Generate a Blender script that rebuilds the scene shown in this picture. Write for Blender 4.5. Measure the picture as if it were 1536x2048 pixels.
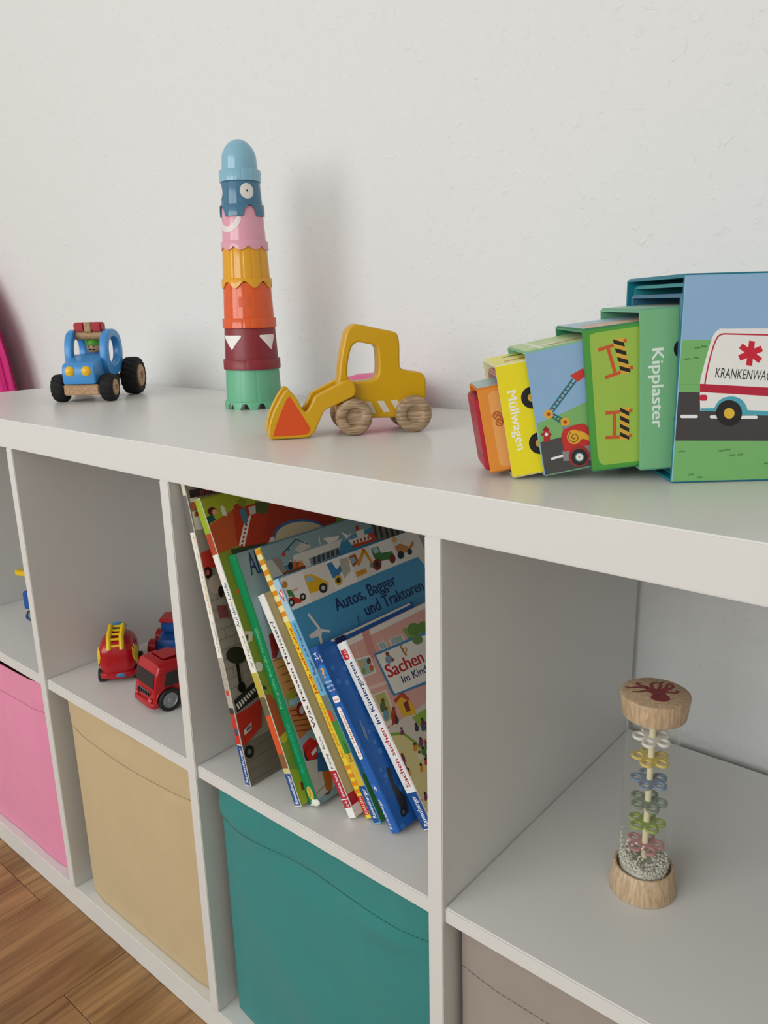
import bpy, bmesh, math, random
import numpy as np
from mathutils import Matrix, Vector
random.seed(7)
PI = math.pi
D = bpy.data
for o in list(D.objects): D.objects.remove(o)
SC = bpy.context.scene
COL = SC.collection

# ------------------------------------------------------------------ camera
CAM = np.array([1.05792853, -0.46059141, 0.8961236]); FPX = 1574.882
YAW, PITCH, ROLL = -0.7101347, -0.25804773, -0.02409302
def _axes():
    cy, sy, cp, sp = math.cos(YAW), math.sin(YAW), math.cos(PITCH), math.sin(PITCH)
    f = np.array([sy*cp, cy*cp, sp]); r = np.array([cy, -sy, 0.]); u = np.cross(r, f)
    return math.cos(ROLL)*r+math.sin(ROLL)*u, -math.sin(ROLL)*r+math.cos(ROLL)*u, f
CR, CU, CF = _axes()
cam = D.objects.new('camera', D.cameras.new('camera')); COL.objects.link(cam)
cam.data.sensor_fit = 'VERTICAL'; cam.data.sensor_height = 36.0
cam.data.lens = FPX/2048*36.0; cam.data.clip_start = 0.01
cam.matrix_world = Matrix(((CR[0], CU[0], -CF[0], CAM[0]), (CR[1], CU[1], -CF[1], CAM[1]), (CR[2], CU[2], -CF[2], CAM[2]), (0, 0, 0, 1)))
SC.camera = cam

# ------------------------------------------------------------------ world, window light, exposure
w = D.worlds.new('daylight'); SC.world = w; w.use_nodes = True
w.node_tree.nodes['Background'].inputs[0].default_value = (0.80, 0.90, 1.0, 1)
w.node_tree.nodes['Background'].inputs[1].default_value = 1.0
WX0, WX1, WZ0, WZ1, WY = -1.60, 1.60, 0.80, 2.45, -3.0      # window opening
la = D.lights.new('window_front_offscreen', 'AREA'); la.shape = 'RECTANGLE'
la.size = WX1-WX0; la.size_y = WZ1-WZ0; la.energy = 72; la.color = (0.985, 1.0, 0.99)
lo = D.objects.new('window_front_offscreen', la); COL.objects.link(lo)
lo.location = ((WX0+WX1)/2, WY-0.16, (WZ0+WZ1)/2); lo.rotation_euler = (PI/2, 0, 0)
SC.view_settings.view_transform = 'Standard'; SC.view_settings.look = 'None'
SC.view_settings.exposure = 0.0; SC.view_settings.gamma = 1.0
SC.view_settings.use_curve_mapping = False

# ------------------------------------------------------------------ helpers
def lin(h):
    h = h.lstrip('#'); c = [int(h[i:i+2], 16)/255 for i in (0, 2, 4)]
    return [x/12.92 if x <= .04045 else ((x+.055)/1.055)**2.4 for x in c]
MATS = {}
def mat(name, col='#ffffff', rough=.5, spec=.5, var=.04, vscale=40, bump=0, bscale=200, coat=0, trans=0, sheen=0, metal=0):
    if name in MATS: return MATS[name]
    m = D.materials.new(name); m.use_nodes = True; nt = m.node_tree; b = nt.nodes['Principled BSDF']
    c = lin(col)
    tc = nt.nodes.new('ShaderNodeTexCoord')
    nz = nt.nodes.new('ShaderNodeTexNoise'); nz.inputs['Scale'].default_value = vscale; nz.inputs['Detail'].default_value = 3
    nt.links.new(tc.outputs['Object'], nz.inputs['Vector'])
    mx = nt.nodes.new('ShaderNodeMix'); mx.data_type = 'RGBA'
    mx.inputs[6].default_value = [*(x*(1-var) for x in c), 1]; mx.inputs[7].default_value = [*(min(1, x*(1+var)) for x in c), 1]
    nt.links.new(nz.outputs['Fac'], mx.inputs[0]); nt.links.new(mx.outputs[2], b.inputs['Base Color'])
    b.inputs['Roughness'].default_value = rough; b.inputs['Specular IOR Level'].default_value = spec
    b.inputs['Coat Weight'].default_value = coat; b.inputs['Coat Roughness'].default_value = .08
    b.inputs['Metallic'].default_value = metal; b.inputs['Sheen Weight'].default_value = sheen
    if bump:
        n2 = nt.nodes.new('ShaderNodeTexNoise'); n2.inputs['Scale'].default_value = bscale; n2.inputs['Detail'].default_value = 4
        nt.links.new(tc.outputs['Object'], n2.inputs['Vector'])
        bp = nt.nodes.new('ShaderNodeBump'); bp.inputs['Strength'].default_value = bump; bp.inputs['Distance'].default_value = .002
        nt.links.new(n2.outputs['Fac'], bp.inputs['Height']); nt.links.new(bp.outputs[0], b.inputs['Normal'])
    MATS[name] = m; return m
def ink(h):
    return mat('print_'+h.lstrip('#'), h, .42, .4, 0.03, 60)
def wood(name, c1, c2, scale=30, stretch=(1, 1, .08), rough=.5, pores=True):
    if name in MATS: return MATS[name]
    m = D.materials.new(name); m.use_nodes = True; nt = m.node_tree; b = nt.nodes['Principled BSDF']
    tc = nt.nodes.new('ShaderNodeTexCoord'); mp = nt.nodes.new('ShaderNodeMapping'); mp.inputs['Scale'].default_value = stretch
    nt.links.new(tc.outputs['Object'], mp.inputs['Vector'])
    nz = nt.nodes.new('ShaderNodeTexNoise'); nz.inputs['Scale'].default_value = scale; nz.inputs['Detail'].default_value = 6; nz.inputs['Distortion'].default_value = .6
    nt.links.new(mp.outputs[0], nz.inputs['Vector'])
    cr = nt.nodes.new('ShaderNodeValToRGB'); cr.color_ramp.elements[0].position = .35; cr.color_ramp.elements[1].position = .65
    cr.color_ramp.elements[0].color = [*lin(c1), 1]; cr.color_ramp.elements[1].color = [*lin(c2), 1]
    nt.links.new(nz.outputs['Fac'], cr.inputs[0]); nt.links.new(cr.outputs[0], b.inputs['Base Color'])
    b.inputs['Roughness'].default_value = rough
    bp = nt.nodes.new('ShaderNodeBump'); bp.inputs['Strength'].default_value = .15; bp.inputs['Distance'].default_value = .001
    nt.links.new(nz.outputs['Fac'], bp.inputs['Height']); nt.links.new(bp.outputs[0], b.inputs['Normal'])
    MATS[name] = m; return m

def tag(o, label=None, cat=None, group=None, kind=None):
    if label: o['label'] = label
    if cat: o['category'] = cat
    if group: o['group'] = group
    if kind: o['kind'] = kind
    return o
def empty(name, loc=(0, 0, 0), rot=(0, 0, 0)):
    o = D.objects.new(name, None); COL.objects.link(o); o.location = loc; o.rotation_euler = rot
    o.empty_display_size = .02
    return o
def obj(name, data, m=None, parent=None, loc=(0, 0, 0), rot=(0, 0, 0), angle=40, bevel=0, seg=2, flip=False):
    if isinstance(data, bmesh.types.BMesh):
        if bevel: bmesh.ops.bevel(data, geom=[e for e in data.edges if e.is_manifold and e.calc_face_angle(0) > .5], offset=bevel, segments=seg, affect='EDGES', clamp_overlap=True)
        bmesh.ops.recalc_face_normals(data, faces=data.faces)
        me = D.meshes.new(name); data.to_mesh(me); data.free()
    else: me = data
    me.name = name
    if m is not None:
        ms = m if isinstance(m, (list, tuple)) else [m]
        if len(me.materials) == 0:
            for x in ms: me.materials.append(x)
        else:
            for i, x in enumerate(ms): me.materials[i] = x
    if angle is not None:
        for p in me.polygons: p.use_smooth = True
        me.set_sharp_from_angle(angle=math.radians(angle))
    o = D.objects.new(name, me); COL.objects.link(o); o.parent = parent
    o.location = loc; o.rotation_euler = rot
    return o
def copy_tree(o, parent=None):
    c = o.copy(); COL.objects.link(c); c.parent = parent
    for ch in list(o.children): copy_tree(ch, c)
    return c
def T(x=0, y=0, z=0, rx=0, ry=0, rz=0):
    return Matrix.Translation((x, y, z)) @ Matrix.Rotation(rz, 4, 'Z') @ Matrix.Rotation(ry, 4, 'Y') @ Matrix.Rotation(rx, 4, 'X')
def box(x0, x1, y0, y1, z0, z1, bm=None, M=None):
    bm = bm or bmesh.new()
    mm = Matrix.Translation(((x0+x1)/2, (y0+y1)/2, (z0+z1)/2)) @ Matrix.Diagonal((x1-x0, y1-y0, z1-z0, 1))
    bmesh.ops.create_cube(bm, size=1, matrix=(M @ mm) if M else mm)
    return bm
def lathe(prof, n=48, bm=None, M=None, cap=True):
    """prof: (r,z) list, bottom to top along local z"""
    bm = bm or bmesh.new(); rings = []
    for r, z in prof:
        if r < 1e-6: v = [bm.verts.new((0, 0, z))]*n
        else: v = [bm.verts.new((r*math.cos(2*PI*i/n), r*math.sin(2*PI*i/n), z)) for i in range(n)]
        rings.append(v)
    new = set(v for r in rings for v in r)
    for a, b in zip(rings, rings[1:]):
        for i in range(n):
            j = (i+1) % n; vs = []
            for v in (a[i], a[j], b[j], b[i]):
                if v not in vs: vs.append(v)
            if len(vs) > 2:
                try: bm.faces.new(vs)
                except ValueError: pass
    if cap:
        for r in (rings[0], rings[-1]):
            if r[0] is not r[1]:
                bm.faces.new(r)
    if M: bmesh.ops.transform(bm, matrix=M, verts=list(new))
    return bm
def tube(pts, r, n=10, bm=None):
    bm = bm or bmesh.new(); pts = [Vector(p) for p in pts]; rings = []; up = None
    for i, p in enumerate(pts):
        t = (pts[min(i+1, len(pts)-1)]-pts[max(i-1, 0)]).normalized()
        if up is None: up = t.orthogonal().normalized()
        up = (up-t*up.dot(t)).normalized(); s = t.cross(up)
        rr = r[i] if isinstance(r, (list, tuple)) else r
        rings.append([bm.verts.new(p+up*rr*math.cos(2*PI*k/n)+s*rr*math.sin(2*PI*k/n)) for k in range(n)])
    for a, b in zip(rings, rings[1:]):
        for k in range(n): bm.faces.new((a[k], a[(k+1) % n], b[(k+1) % n], b[k]))
    bm.faces.new(rings[0][::-1]); bm.faces.new(rings[-1])
    return bm
def ball(c, s, bm=None, seg=16):
    bm = bm or bmesh.new()
    s = s if isinstance(s, (tuple, list)) else (s, s, s)
    bmesh.ops.create_uvsphere(bm, u_segments=seg, v_segments=seg//2+2, radius=1, matrix=Matrix.Translation(c) @ Matrix.Diagonal((*s, 1)))
    return bm
def catmull(pts, k=5):
    out = []; n = len(pts)
    for i in range(n):
        p0, p1, p2, p3 = (np.array(pts[(i+j-1) % n], float) for j in range(4))
        for s in range(k):
            t = s/k
            out.append(tuple(.5*((2*p1)+(p2-p0)*t+(2*p0-5*p1+4*p2-p3)*t*t+(3*p1-p0-3*p2+p3)*t**3)))
    return out
def plate(outlines, th, bev=.0012, M=None):
    """solid plate from 2D outlines (first outer, others holes), thickness th along local z (0..th), rounded edges"""
    cu = D.curves.new('plate', 'CURVE'); cu.dimensions = '2D'; cu.fill_mode = 'BOTH'
    cu.extrude = th/2-bev; cu.bevel_depth = bev; cu.bevel_resolution = 2; cu.offset = -bev
    for pts in outlines:
        s = cu.splines.new('POLY'); s.points.add(len(pts)-1); s.use_cyclic_u = True
        for p, q in zip(s.points, pts): p.co = (q[0], q[1], 0, 1)
    t = D.objects.new('plate', cu); me = D.meshes.new_from_object(t)
    D.objects.remove(t); D.curves.remove(cu)
    me.transform((M or Matrix()) @ Matrix.Translation((0, 0, th/2)))
    return me
XZ = Matrix(((1, 0, 0, 0), (0, 0, -1, 0), (0, 1, 0, 0), (0, 0, 0, 1)))     # plate drawn in x,z ; thickness to -y
YZ = Matrix(((0, 0, 1, 0), (1, 0, 0, 0), (0, 1, 0, 0), (0, 0, 0, 1)))      # plate drawn in y,z ; thickness to +x
def rrect(x0, y0, x1, y1, r, k=5):
    o = []
    for cx, cy, a in ((x1-r, y1-r, 0), (x0+r, y1-r, 90), (x0+r, y0+r, 180), (x1-r, y0+r, 270)):
        for i in range(k+1):
            t = math.radians(a+90*i/k); o.append((cx+r*math.cos(t), cy+r*math.sin(t)))
    return o
def ell(cx, cy, rx, ry=None, n=28, a0=0, a1=360, rot=0):
    ry = ry or rx; o = []
    m = n if a1-a0 >= 360 else n+1
    for i in range(m):
        t = math.radians(a0+(a1-a0)*i/n); x, y = rx*math.cos(t), ry*math.sin(t)
        o.append((cx+x*math.cos(rot)-y*math.sin(rot), cy+x*math.sin(rot)+y*math.cos(rot)))
    return o

# ---- flat print on a face of a thing: polygons and lettering in one thin mesh
class Crop:
    def __init__(s, x, y, k): s.x, s.y, s.k = x, y, k
    def __call__(s, p): return (s.x+p[0]*s.k, s.y+p[1]*s.k)
K4 = Crop(510, 620, .2474); K5 = Crop(900, 520, .22456); K6 = Crop(1150, 520, .2513)
KA = Crop(340, 950, .1953); KB = Crop(480, 1030, .2539); KC = Crop(400, 1300, .16927); KD = Crop(600, 1250, .2148)
TXT = {}
def text_mesh(s, weight):
    if (s, weight) in TXT: return TXT[s, weight]
    cu = D.curves.new('t', 'FONT'); cu.body = s; cu.size = 1; cu.resolution_u = 3; cu.fill_mode = 'FRONT'
    t = D.objects.new('t', cu); me = D.meshes.new_from_object(t)
    polys = [[(me.vertices[i].co.x, me.vertices[i].co.y) for i in p.vertices] for p in me.polygons]
    D.objects.remove(t); D.curves.remove(cu); D.meshes.remove(me)
    xs = [p[0] for q in polys for p in q]; ys = [p[1] for q in polys for p in q]
    TXT[s, weight] = (polys, min(xs), max(xs), min(ys), max(ys)); return TXT[s, weight]
class Face:
    """print surface on thing `parent`: local origin O, axes eu, ev, normal n, size w x h"""
    def __init__(s, parent, O, eu, ev, n, w, h, rect=None):
        bpy.context.view_layer.update()
        s.p = parent; s.O = Vector(O); s.eu = Vector(eu); s.ev = Vector(ev); s.n = Vector(n); s.w = w; s.h = h
        s.r = rect or (0, 0, w, h); s.polys = []; s.layer = 0
        m = parent.matrix_world; s.WO = np.array(m @ s.O); r3 = m.to_3x3()
        s.WU, s.WV, s.WN = (np.array(r3 @ v) for v in (s.eu, s.ev, s.n))
    def px(s, p):
        d = CF+CR*(p[0]-768)/FPX-CU*(p[1]-1024)/FPX
        t = ((s.WO-CAM)@s.WN)/(d@s.WN); q = CAM+t*d-s.WO
        return (float(q@s.WU), float(q@s.WV))
    def m(s, pts, k): return [s.px(k(p)) for p in pts]
    def _clip(s, pts):
        x0, y0, x1, y1 = s.r
        for ax, lim, sg in ((0, x0, 1), (0, x1, -1), (1, y0, 1), (1, y1, -1)):
            out = []
            for i, p in enumerate(pts):
                q = pts[i-1]; a = (p[ax]-lim)*sg >= 0; b = (q[ax]-lim)*sg >= 0
                if a != b:
                    t = (lim-q[ax])/(p[ax]-q[ax]); out.append((q[0]+t*(p[0]-q[0]), q[1]+t*(p[1]-q[1])))
                if a: out.append(p)
            pts = out
            if len(pts) < 3: return []
        return pts
    def poly(s, pts, c, k=None, up=True):
        if k: pts = s.m(pts, k)
        pts = s._clip([tuple(p) for p in pts])
        if len(pts) >= 3:
            if up: s.layer += 1
            s.polys.append((pts, c, s.layer))
    def rect(s, x0, y0, x1, y1, c): s.poly([(x0, y0), (x1, y0), (x1, y1), (x0, y1)], c)
    def circ(s, c, r, col, k=None, ry=None, n=24):
        """centre c; radius in local metres, or with k in crop units"""
        if k: s.poly(ell(c[0], c[1], r, ry, n), col, k)
        else: s.poly(ell(c[0], c[1], r, ry, n), col)
    def line(s, pts, wd, c, k=None):
        if k:
            pts = s.m(pts, k)
        s.layer += 1
        for a, b in zip(pts, pts[1:]):
            dx, dy = b[0]-a[0], b[1]-a[1]; l = math.hypot(dx, dy) or 1
            nx, ny = -dy/l*wd/2, dx/l*wd/2; ex, ey = dx/l*wd*.25, dy/l*wd*.25
            q = s._clip([(a[0]-ex+nx, a[1]-ey+ny), (a[0]-ex-nx, a[1]-ey-ny), (b[0]+ex-nx, b[1]+ey-ny), (b[0]+ex+nx, b[1]+ey+ny)])
            if len(q) >= 3: s.polys.append((q, c, s.layer))
    def text(s, st, p0, p1, c, k=None, h=None, weight=.0, shear=0):
        """baseline from p0 to p1; h = cap height in metres (else natural)"""
        if k: p0, p1 = s.px(k(p0)), s.px(k(p1))
        polys, x0, x1, y0, y1 = text_mesh(st, 0); shifts = [0] if weight < .004 else [-weight*.7, weight*.7, 0]
        dx, dy = p1[0]-p0[0], p1[1]-p0[1]; L = math.hypot(dx, dy); ux, uy = dx/L, dy/L
        sx = L/(x1-x0); sy = (h/.73) if h else sx
        for sh in shifts:
            s.layer += 1
            for q in polys:
                o = []
                for x, y in q:
                    a = (x-x0+sh)*sx+shear*y*sy; b = y*sy
                    o.append((p0[0]+ux*a-uy*b, p0[1]+uy*a+ux*b))
                o = s._clip(o)
                if len(o) >= 3: s.polys.append((o, c, s.layer))
    def build(s, name, base=.00005, step=.000007, label=None):
        vs, fs, mi, cols = [], [], [], []
        for pts, c, l in s.polys:
            off = base+l*step
            if c not in cols: cols.append(c)
            i0 = len(vs)
            vs += [tuple(s.O+s.eu*x+s.ev*y+s.n*off) for x, y in pts]
            fs.append(list(range(i0, i0+len(pts)))); mi.append(cols.index(c))
        me = D.meshes.new(name); me.from_pydata(vs, [], fs)
        for c in cols: me.materials.append(ink(c))
        me.polygons.foreach_set('material_index', mi)
        o = D.objects.new(name, me); COL.objects.link(o); o.parent = s.p
        bm = bmesh.new(); bm.from_mesh(me)          # orient to the face normal, triangulate concave shapes
        for f in bm.faces:
            f.normal_update()
            if f.normal.dot(s.n) < 0: f.normal_flip()
        bmesh.ops.triangulate(bm, faces=[f for f in bm.faces if len(f.verts) > 4], ngon_method='EAR_CLIP')
        bm.to_mesh(me); bm.free()
        if label: o['label'] = label
        return o

# ------------------------------------------------------------------ setting
def bumpy_wall():
    m = D.materials.new('white_plaster'); m.use_nodes = True; nt = m.node_tree; b = nt.nodes['Principled BSDF']
    b.inputs['Base Color'].default_value = (.755, .757, .745, 1); b.inputs['Roughness'].default_value = .75
    b.inputs['Specular IOR Level'].default_value = .25
    tc = nt.nodes.new('ShaderNodeTexCoord')
    n1 = nt.nodes.new('ShaderNodeTexNoise'); n1.inputs['Scale'].default_value = 70; n1.inputs['Detail'].default_value = 5; n1.inputs['Roughness'].default_value = .6
    n2 = nt.nodes.new('ShaderNodeTexNoise'); n2.inputs['Scale'].default_value = 85; n2.inputs['Detail'].default_value = 2; n2.inputs['Distortion'].default_value = .8
    for n in (n1, n2): nt.links.new(tc.outputs['Object'], n.inputs['Vector'])
    r = nt.nodes.new('ShaderNodeValToRGB'); r.color_ramp.elements[0].position = .62; r.color_ramp.elements[1].position = .75
    nt.links.new(n2.outputs['Fac'], r.inputs[0])
    ad = nt.nodes.new('ShaderNodeMath'); ad.operation = 'MULTIPLY_ADD'; ad.inputs[1].default_value = .8
    nt.links.new(r.outputs[0], ad.inputs[0]); nt.links.new(n1.outputs['Fac'], ad.inputs[2])
    bp = nt.nodes.new('ShaderNodeBump'); bp.inputs['Strength'].default_value = .42; bp.inputs['Distance'].default_value = .002
    nt.links.new(ad.outputs[0], bp.inputs['Height']); nt.links.new(bp.outputs[0], b.inputs['Normal'])
    return m
WALLM = bumpy_wall()
RX0, RX1, RY0, RY1, RZ = -2.2, 2.2, WY, 0.40, 2.5
def struct(name, bm, m, parent=None, **k):
    o = obj(name, bm, m, parent, angle=None, **k)
    if parent is None: o['kind'] = 'structure'
    return o
struct('wall_back', box(RX0-.1, RX1+.1, RY1, RY1+.1, -.02, RZ), WALLM)
struct('wall_left', box(RX0-.1, RX0, RY0, RY1, -.02, RZ), WALLM)
struct('wall_right', box(RX1, RX1+.1, RY0, RY1, -.02, RZ), WALLM)
wf = bmesh.new()
for a in ((RX0-.1, WX0, -.02, RZ), (WX1, RX1+.1, -.02, RZ), (WX0, WX1, -.02, WZ0), (WX0, WX1, WZ1, RZ)): box(a[0], a[1], RY0-.1, RY0, a[2], a[3], wf)
struct('wall_front', wf, WALLM)
struct('ceiling', box(RX0-.1, RX1+.1, RY0-.1, RY1+.1, RZ, RZ+.05), mat('ceiling_white', '#eceae5', .8, var=.01))
WHITE = mat('window_white', '#f0efec', .35, var=.01)
win = struct('window_1', box(WX0, WX1, RY0-.08, RY0-.02, WZ0, WZ0+.06), WHITE)
for n, a in (('frame_top', (WX0, WX1, WZ1-.06, WZ1)), ('frame_side', (WX0, WX0+.06, WZ0+.06, WZ1-.06)), ('frame_side', (WX1-.06, WX1, WZ0+.06, WZ1-.06)), ('mullion', ((WX0+WX1)/2-.05, (WX0+WX1)/2+.05, WZ0+.06, WZ1-.06))):
    struct(n, box(a[0], a[1], RY0-.08, RY0-.02, a[2], a[3]), WHITE, win)
BM = mat('baseboard_white', '#e8e6e1', .4, var=.01)
struct('baseboard_back', box(RX0, RX1, RY1-.014, RY1, 0, .06), BM)
struct('baseboard_left', box(RX0, RX0+.014, RY0, RY1-.014, 0, .06), BM)
# laminate floor: boards 198 mm wide running towards the wall
def floor_mat():
    m = D.materials.new('oak_laminate'); m.use_nodes = True; nt = m.node_tree; b = nt.nodes['Principled BSDF']
    tc = nt.nodes.new('ShaderNodeTexCoord'); oi = nt.nodes.new('ShaderNodeObjectInfo')
    sc = nt.nodes.new('ShaderNodeVectorMath'); sc.operation = 'SCALE'; sc.inputs['Scale'].default_value = 9
    cx = nt.nodes.new('ShaderNodeCombineXYZ'); 
    for i in range(3): nt.links.new(oi.outputs['Random'], cx.inputs[i])
    nt.links.new(cx.outputs[0], sc.inputs[0])
    ad = nt.nodes.new('ShaderNodeVectorMath'); ad.operation = 'ADD'
    nt.links.new(tc.outputs['Object'], ad.inputs[0]); nt.links.new(sc.outputs[0], ad.inputs[1])
    mp = nt.nodes.new('ShaderNodeMapping'); mp.inputs['Scale'].default_value = (14, 1.6, 14); nt.links.new(ad.outputs[0], mp.inputs[0])
    n1 = nt.nodes.new('ShaderNodeTexNoise'); n1.inputs['Scale'].default_value = 1.2; n1.inputs['Detail'].default_value = 4; n1.inputs['Distortion'].default_value = 1.2
    nt.links.new(mp.outputs[0], n1.inputs['Vector'])
    m2 = nt.nodes.new('ShaderNodeMapping'); m2.inputs['Scale'].default_value = (160, 6, 160); nt.links.new(ad.outputs[0], m2.inputs[0])
    n2 = nt.nodes.new('ShaderNodeTexNoise'); n2.inputs['Scale'].default_value = 1; n2.inputs['Detail'].default_value = 5
    nt.links.new(m2.outputs[0], n2.inputs['Vector'])
    c1 = nt.nodes.new('ShaderNodeValToRGB'); e = c1.color_ramp.elements
    e[0].position = .3; e[0].color = [*lin('#7d5732'), 1]; e[1].position = .68; e[1].color = [*lin('#b48a5a'), 1]
    nt.links.new(n1.outputs['Fac'], c1.inputs[0])
    c2 = nt.nodes.new('ShaderNodeValToRGB'); e = c2.color_ramp.elements
    e[0].position = .33; e[0].color = (.45, .45, .45, 1); e[1].position = .52; e[1].color = (1, 1, 1, 1)
    nt.links.new(n2.outputs['Fac'], c2.inputs[0])
    mx = nt.nodes.new('ShaderNodeMix'); mx.data_type = 'RGBA'; mx.blend_type = 'MULTIPLY'; mx.inputs[0].default_value = .6
    nt.links.new(c1.outputs[0], mx.inputs[6]); nt.links.new(c2.outputs[0], mx.inputs[7]); nt.links.new(mx.outputs[2], b.inputs['Base Color'])
    b.inputs['Roughness'].default_value = .42
    bp = nt.nodes.new('ShaderNodeBump'); bp.inputs['Strength'].default_value = .1; bp.inputs['Distance'].default_value = .001
    nt.links.new(n2.outputs['Fac'], bp.inputs['Height']); nt.links.new(bp.outputs[0], b.inputs['Normal'])
    return m
FM = floor_mat()
floor = struct('floor', box(RX0-.1, RX1+.1, RY0-.1, RY1+.1, -.03, -.009), mat('underlay', '#2b2018', .9))
PW = .198; i0 = -9; ends = {-2: -.029, 0: -.095, -1: .38, 1: -.62}
for i in range(-12, 19):
    x0 = -.048+PW*(i+1-.0); x0 = -.048+PW*i+PW
    xa, xb = max(x0, RX0), min(x0+PW, RX1)
    if xb-xa < .01: continue
    e0 = ends.get(i, random.uniform(-.7, .3)); y = e0
    cuts = [RY1]+[e0-1.285*k for k in range(-1, 5)]
    cuts = sorted(set(c for c in cuts if RY0 < c < RY1) | {RY0, RY1})
    for ya, yb in zip(cuts, cuts[1:]):
        if yb-ya > .01: struct('plank', box(xa+.0004, xb-.0004, ya+.0004, yb-.0004, -.009, 0), FM, floor, bevel=.0006, seg=1)

# ------------------------------------------------------------------ cube shelf
S, TH, HH, DP = .351, .016, .3345, .385
ZM = .038+HH+TH; ZT = ZM+HH+.038
SHM = mat('white_foil_board', '#dddcd8', .30, .5, .012, 30, .02, 500)
shelf = tag(empty('cube_shelf', (0, 0, 0)), 'white open cube shelving unit, eight compartments, toys on top', 'shelf')
XL, XR = -.373, .718+.335+.038
obj('top_panel', box(XL, XR, 0, DP, ZT-.038, ZT), SHM, shelf, bevel=.0012)
obj('bottom_panel', box(XL, XR, 0, DP, 0, .038), SHM, shelf, bevel=.0012)
for x in (XL, XR-.038): obj('side_panel', box(x, x+.038, 0, DP, .038, ZT-.038), SHM, shelf, bevel=.0008)
for x in (0, S, 2*S): obj('divider', box(x, x+TH, 0, DP-.001, .038, ZT-.038), SHM, shelf, bevel=.0008)
for xa, xb in ((XL+.038, 0), (TH, S), (S+TH, 2*S), (2*S+TH, XR-.038)):
    obj('shelf_board', box(xa, xb, .003, DP-.003, ZM-TH, ZM), SHM, shelf, bevel=.0012)

# ------------------------------------------------------------------ fabric bins in the lower row
def bin_(x0, x1, yf, top, col, label, sag=.0, bulge=.004, seedv=0, wr=1.0, lean=0):
    rnd = random.Random(seedv)
    m = mat('bin_'+col.strip('#'), col, .85, .15, .05, 25, .12, 900, sheen=.15)
    root = tag(empty('storage_bin', (x0, yf, .038)), label, 'storage bin', 'fabric storage bins in the lower compartments')
    W, H, L = x1-x0, top-.038, .33
    ph = [rnd.uniform(0, 6.28) for _ in range(6)]
    def front(u, v):
        e = math.sin(PI*u)*math.sin(PI*min(1, v*1.05)) 
        y = -bulge*e+lean*(1-v)
        y += wr*.0011*math.sin(7*u+9*v+ph[0])*math.sin(4*v+ph[1])*math.sin(PI*u)
        y += wr*.0016*math.exp(-((v-.86-.05*math.sin(3*u+ph[2]))/.05)**2)*math.sin(9*u+ph[3])
        return y
    def tz(u): return H-sag*math.sin(PI*u)**.8
    bm = bmesh.new(); nx, nz = 40, 44; g = []
    for j in range(nz+1):
        v = j/nz; row = []
        for i in range(nx+1):
            u = i/nx; edge = .004*(1-min(1, 8*min(u, 1-u)))
            row.append(bm.verts.new((u*W, front(u, v)+edge, v*tz(u))))
        g.append(row)
    for j in range(nz):
        for i in range(nx): bm.faces.new((g[j][i], g[j][i+1], g[j+1][i+1], g[j+1][i]))
    # sides, back, bottom (open top)
    for s in (0, 1):
        prev = None
        for j in range(nz+1):
            b_ = bm.verts.new((s*W, L, (j/nz)*tz(s)))
            if prev: bm.faces.new((g[j-1][s*nx], prev, b_, g[j][s*nx]))
            prev = b_
    bm.verts.ensure_lookup_table()
    box(0, W, L-.003, L, 0, H, bm); box(0, W, .004, L, 0, .003, bm)
    o = obj('fabric_body', bm, m, root, angle=60)
    so = o.modifiers.new('thickness', 'SOLIDIFY'); so.thickness = .002; so.offset = -1
    # folded hem: raised band following the front, with its stitch line
    bm = bmesh.new(); v0 = .845; g = []
    for j in range(7):
        row = []
        for i in range(nx+1):
            u = i/nx; v = v0+(1.003-v0)*j/6; pr = .0013 if j > 0 else .0001
            row.append(bm.verts.new((u*W, front(u, v)+.004*(1-min(1, 8*min(u, 1-u)))-pr, v*tz(u)+(.001 if j == 6 else 0))))
        g.append(row)
    for j in range(6):
        for i in range(nx): bm.faces.new((g[j][i], g[j][i+1], g[j+1][i+1], g[j+1][i]))
    he = obj('hem', bm, m, root, angle=60)
    bm = bmesh.new(); ns = 60
    for i in range(ns):
        for q in (0,):
            u0, u1 = (i+.15)/ns, (i+.8)/ns; v = v0+.008; pts = []
            for u in (u0, u1): pts.append((u*W, front(u, v)+.004*(1-min(1, 8*min(u, 1-u)))-.0013, v*tz(u)))
            tube(pts, .00035, 5, bm)
    obj('stitching', bm, mat('thread_'+col.strip('#'), '#%02x%02x%02x' % tuple(int(int(col[k:k+2], 16)*.82) for k in (1, 3, 5)), .8), he)
    return root
bin_(-.318, -.024, .012, .3625, '#e58fae', 'pink fabric storage bin in the lower row of the shelf', sag=.006, seedv=1)
bin_(.046, .342, .012, .3705, '#c6b088', 'beige fabric storage bin in the lower row of the shelf', sag=.008, seedv=2, bulge=.003)
bin_(.382, .694, .018, .3700, '#3a8783', 'teal fabric storage bin in the lower row below the books', sag=.0, seedv=3, wr=3.5, bulge=.008)
bin_(.724, 1.045, .018, .366, '#a0958c', 'taupe grey fabric storage bin in the lower row below the rattle', sag=.004, seedv=5, bulge=.003)

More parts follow.
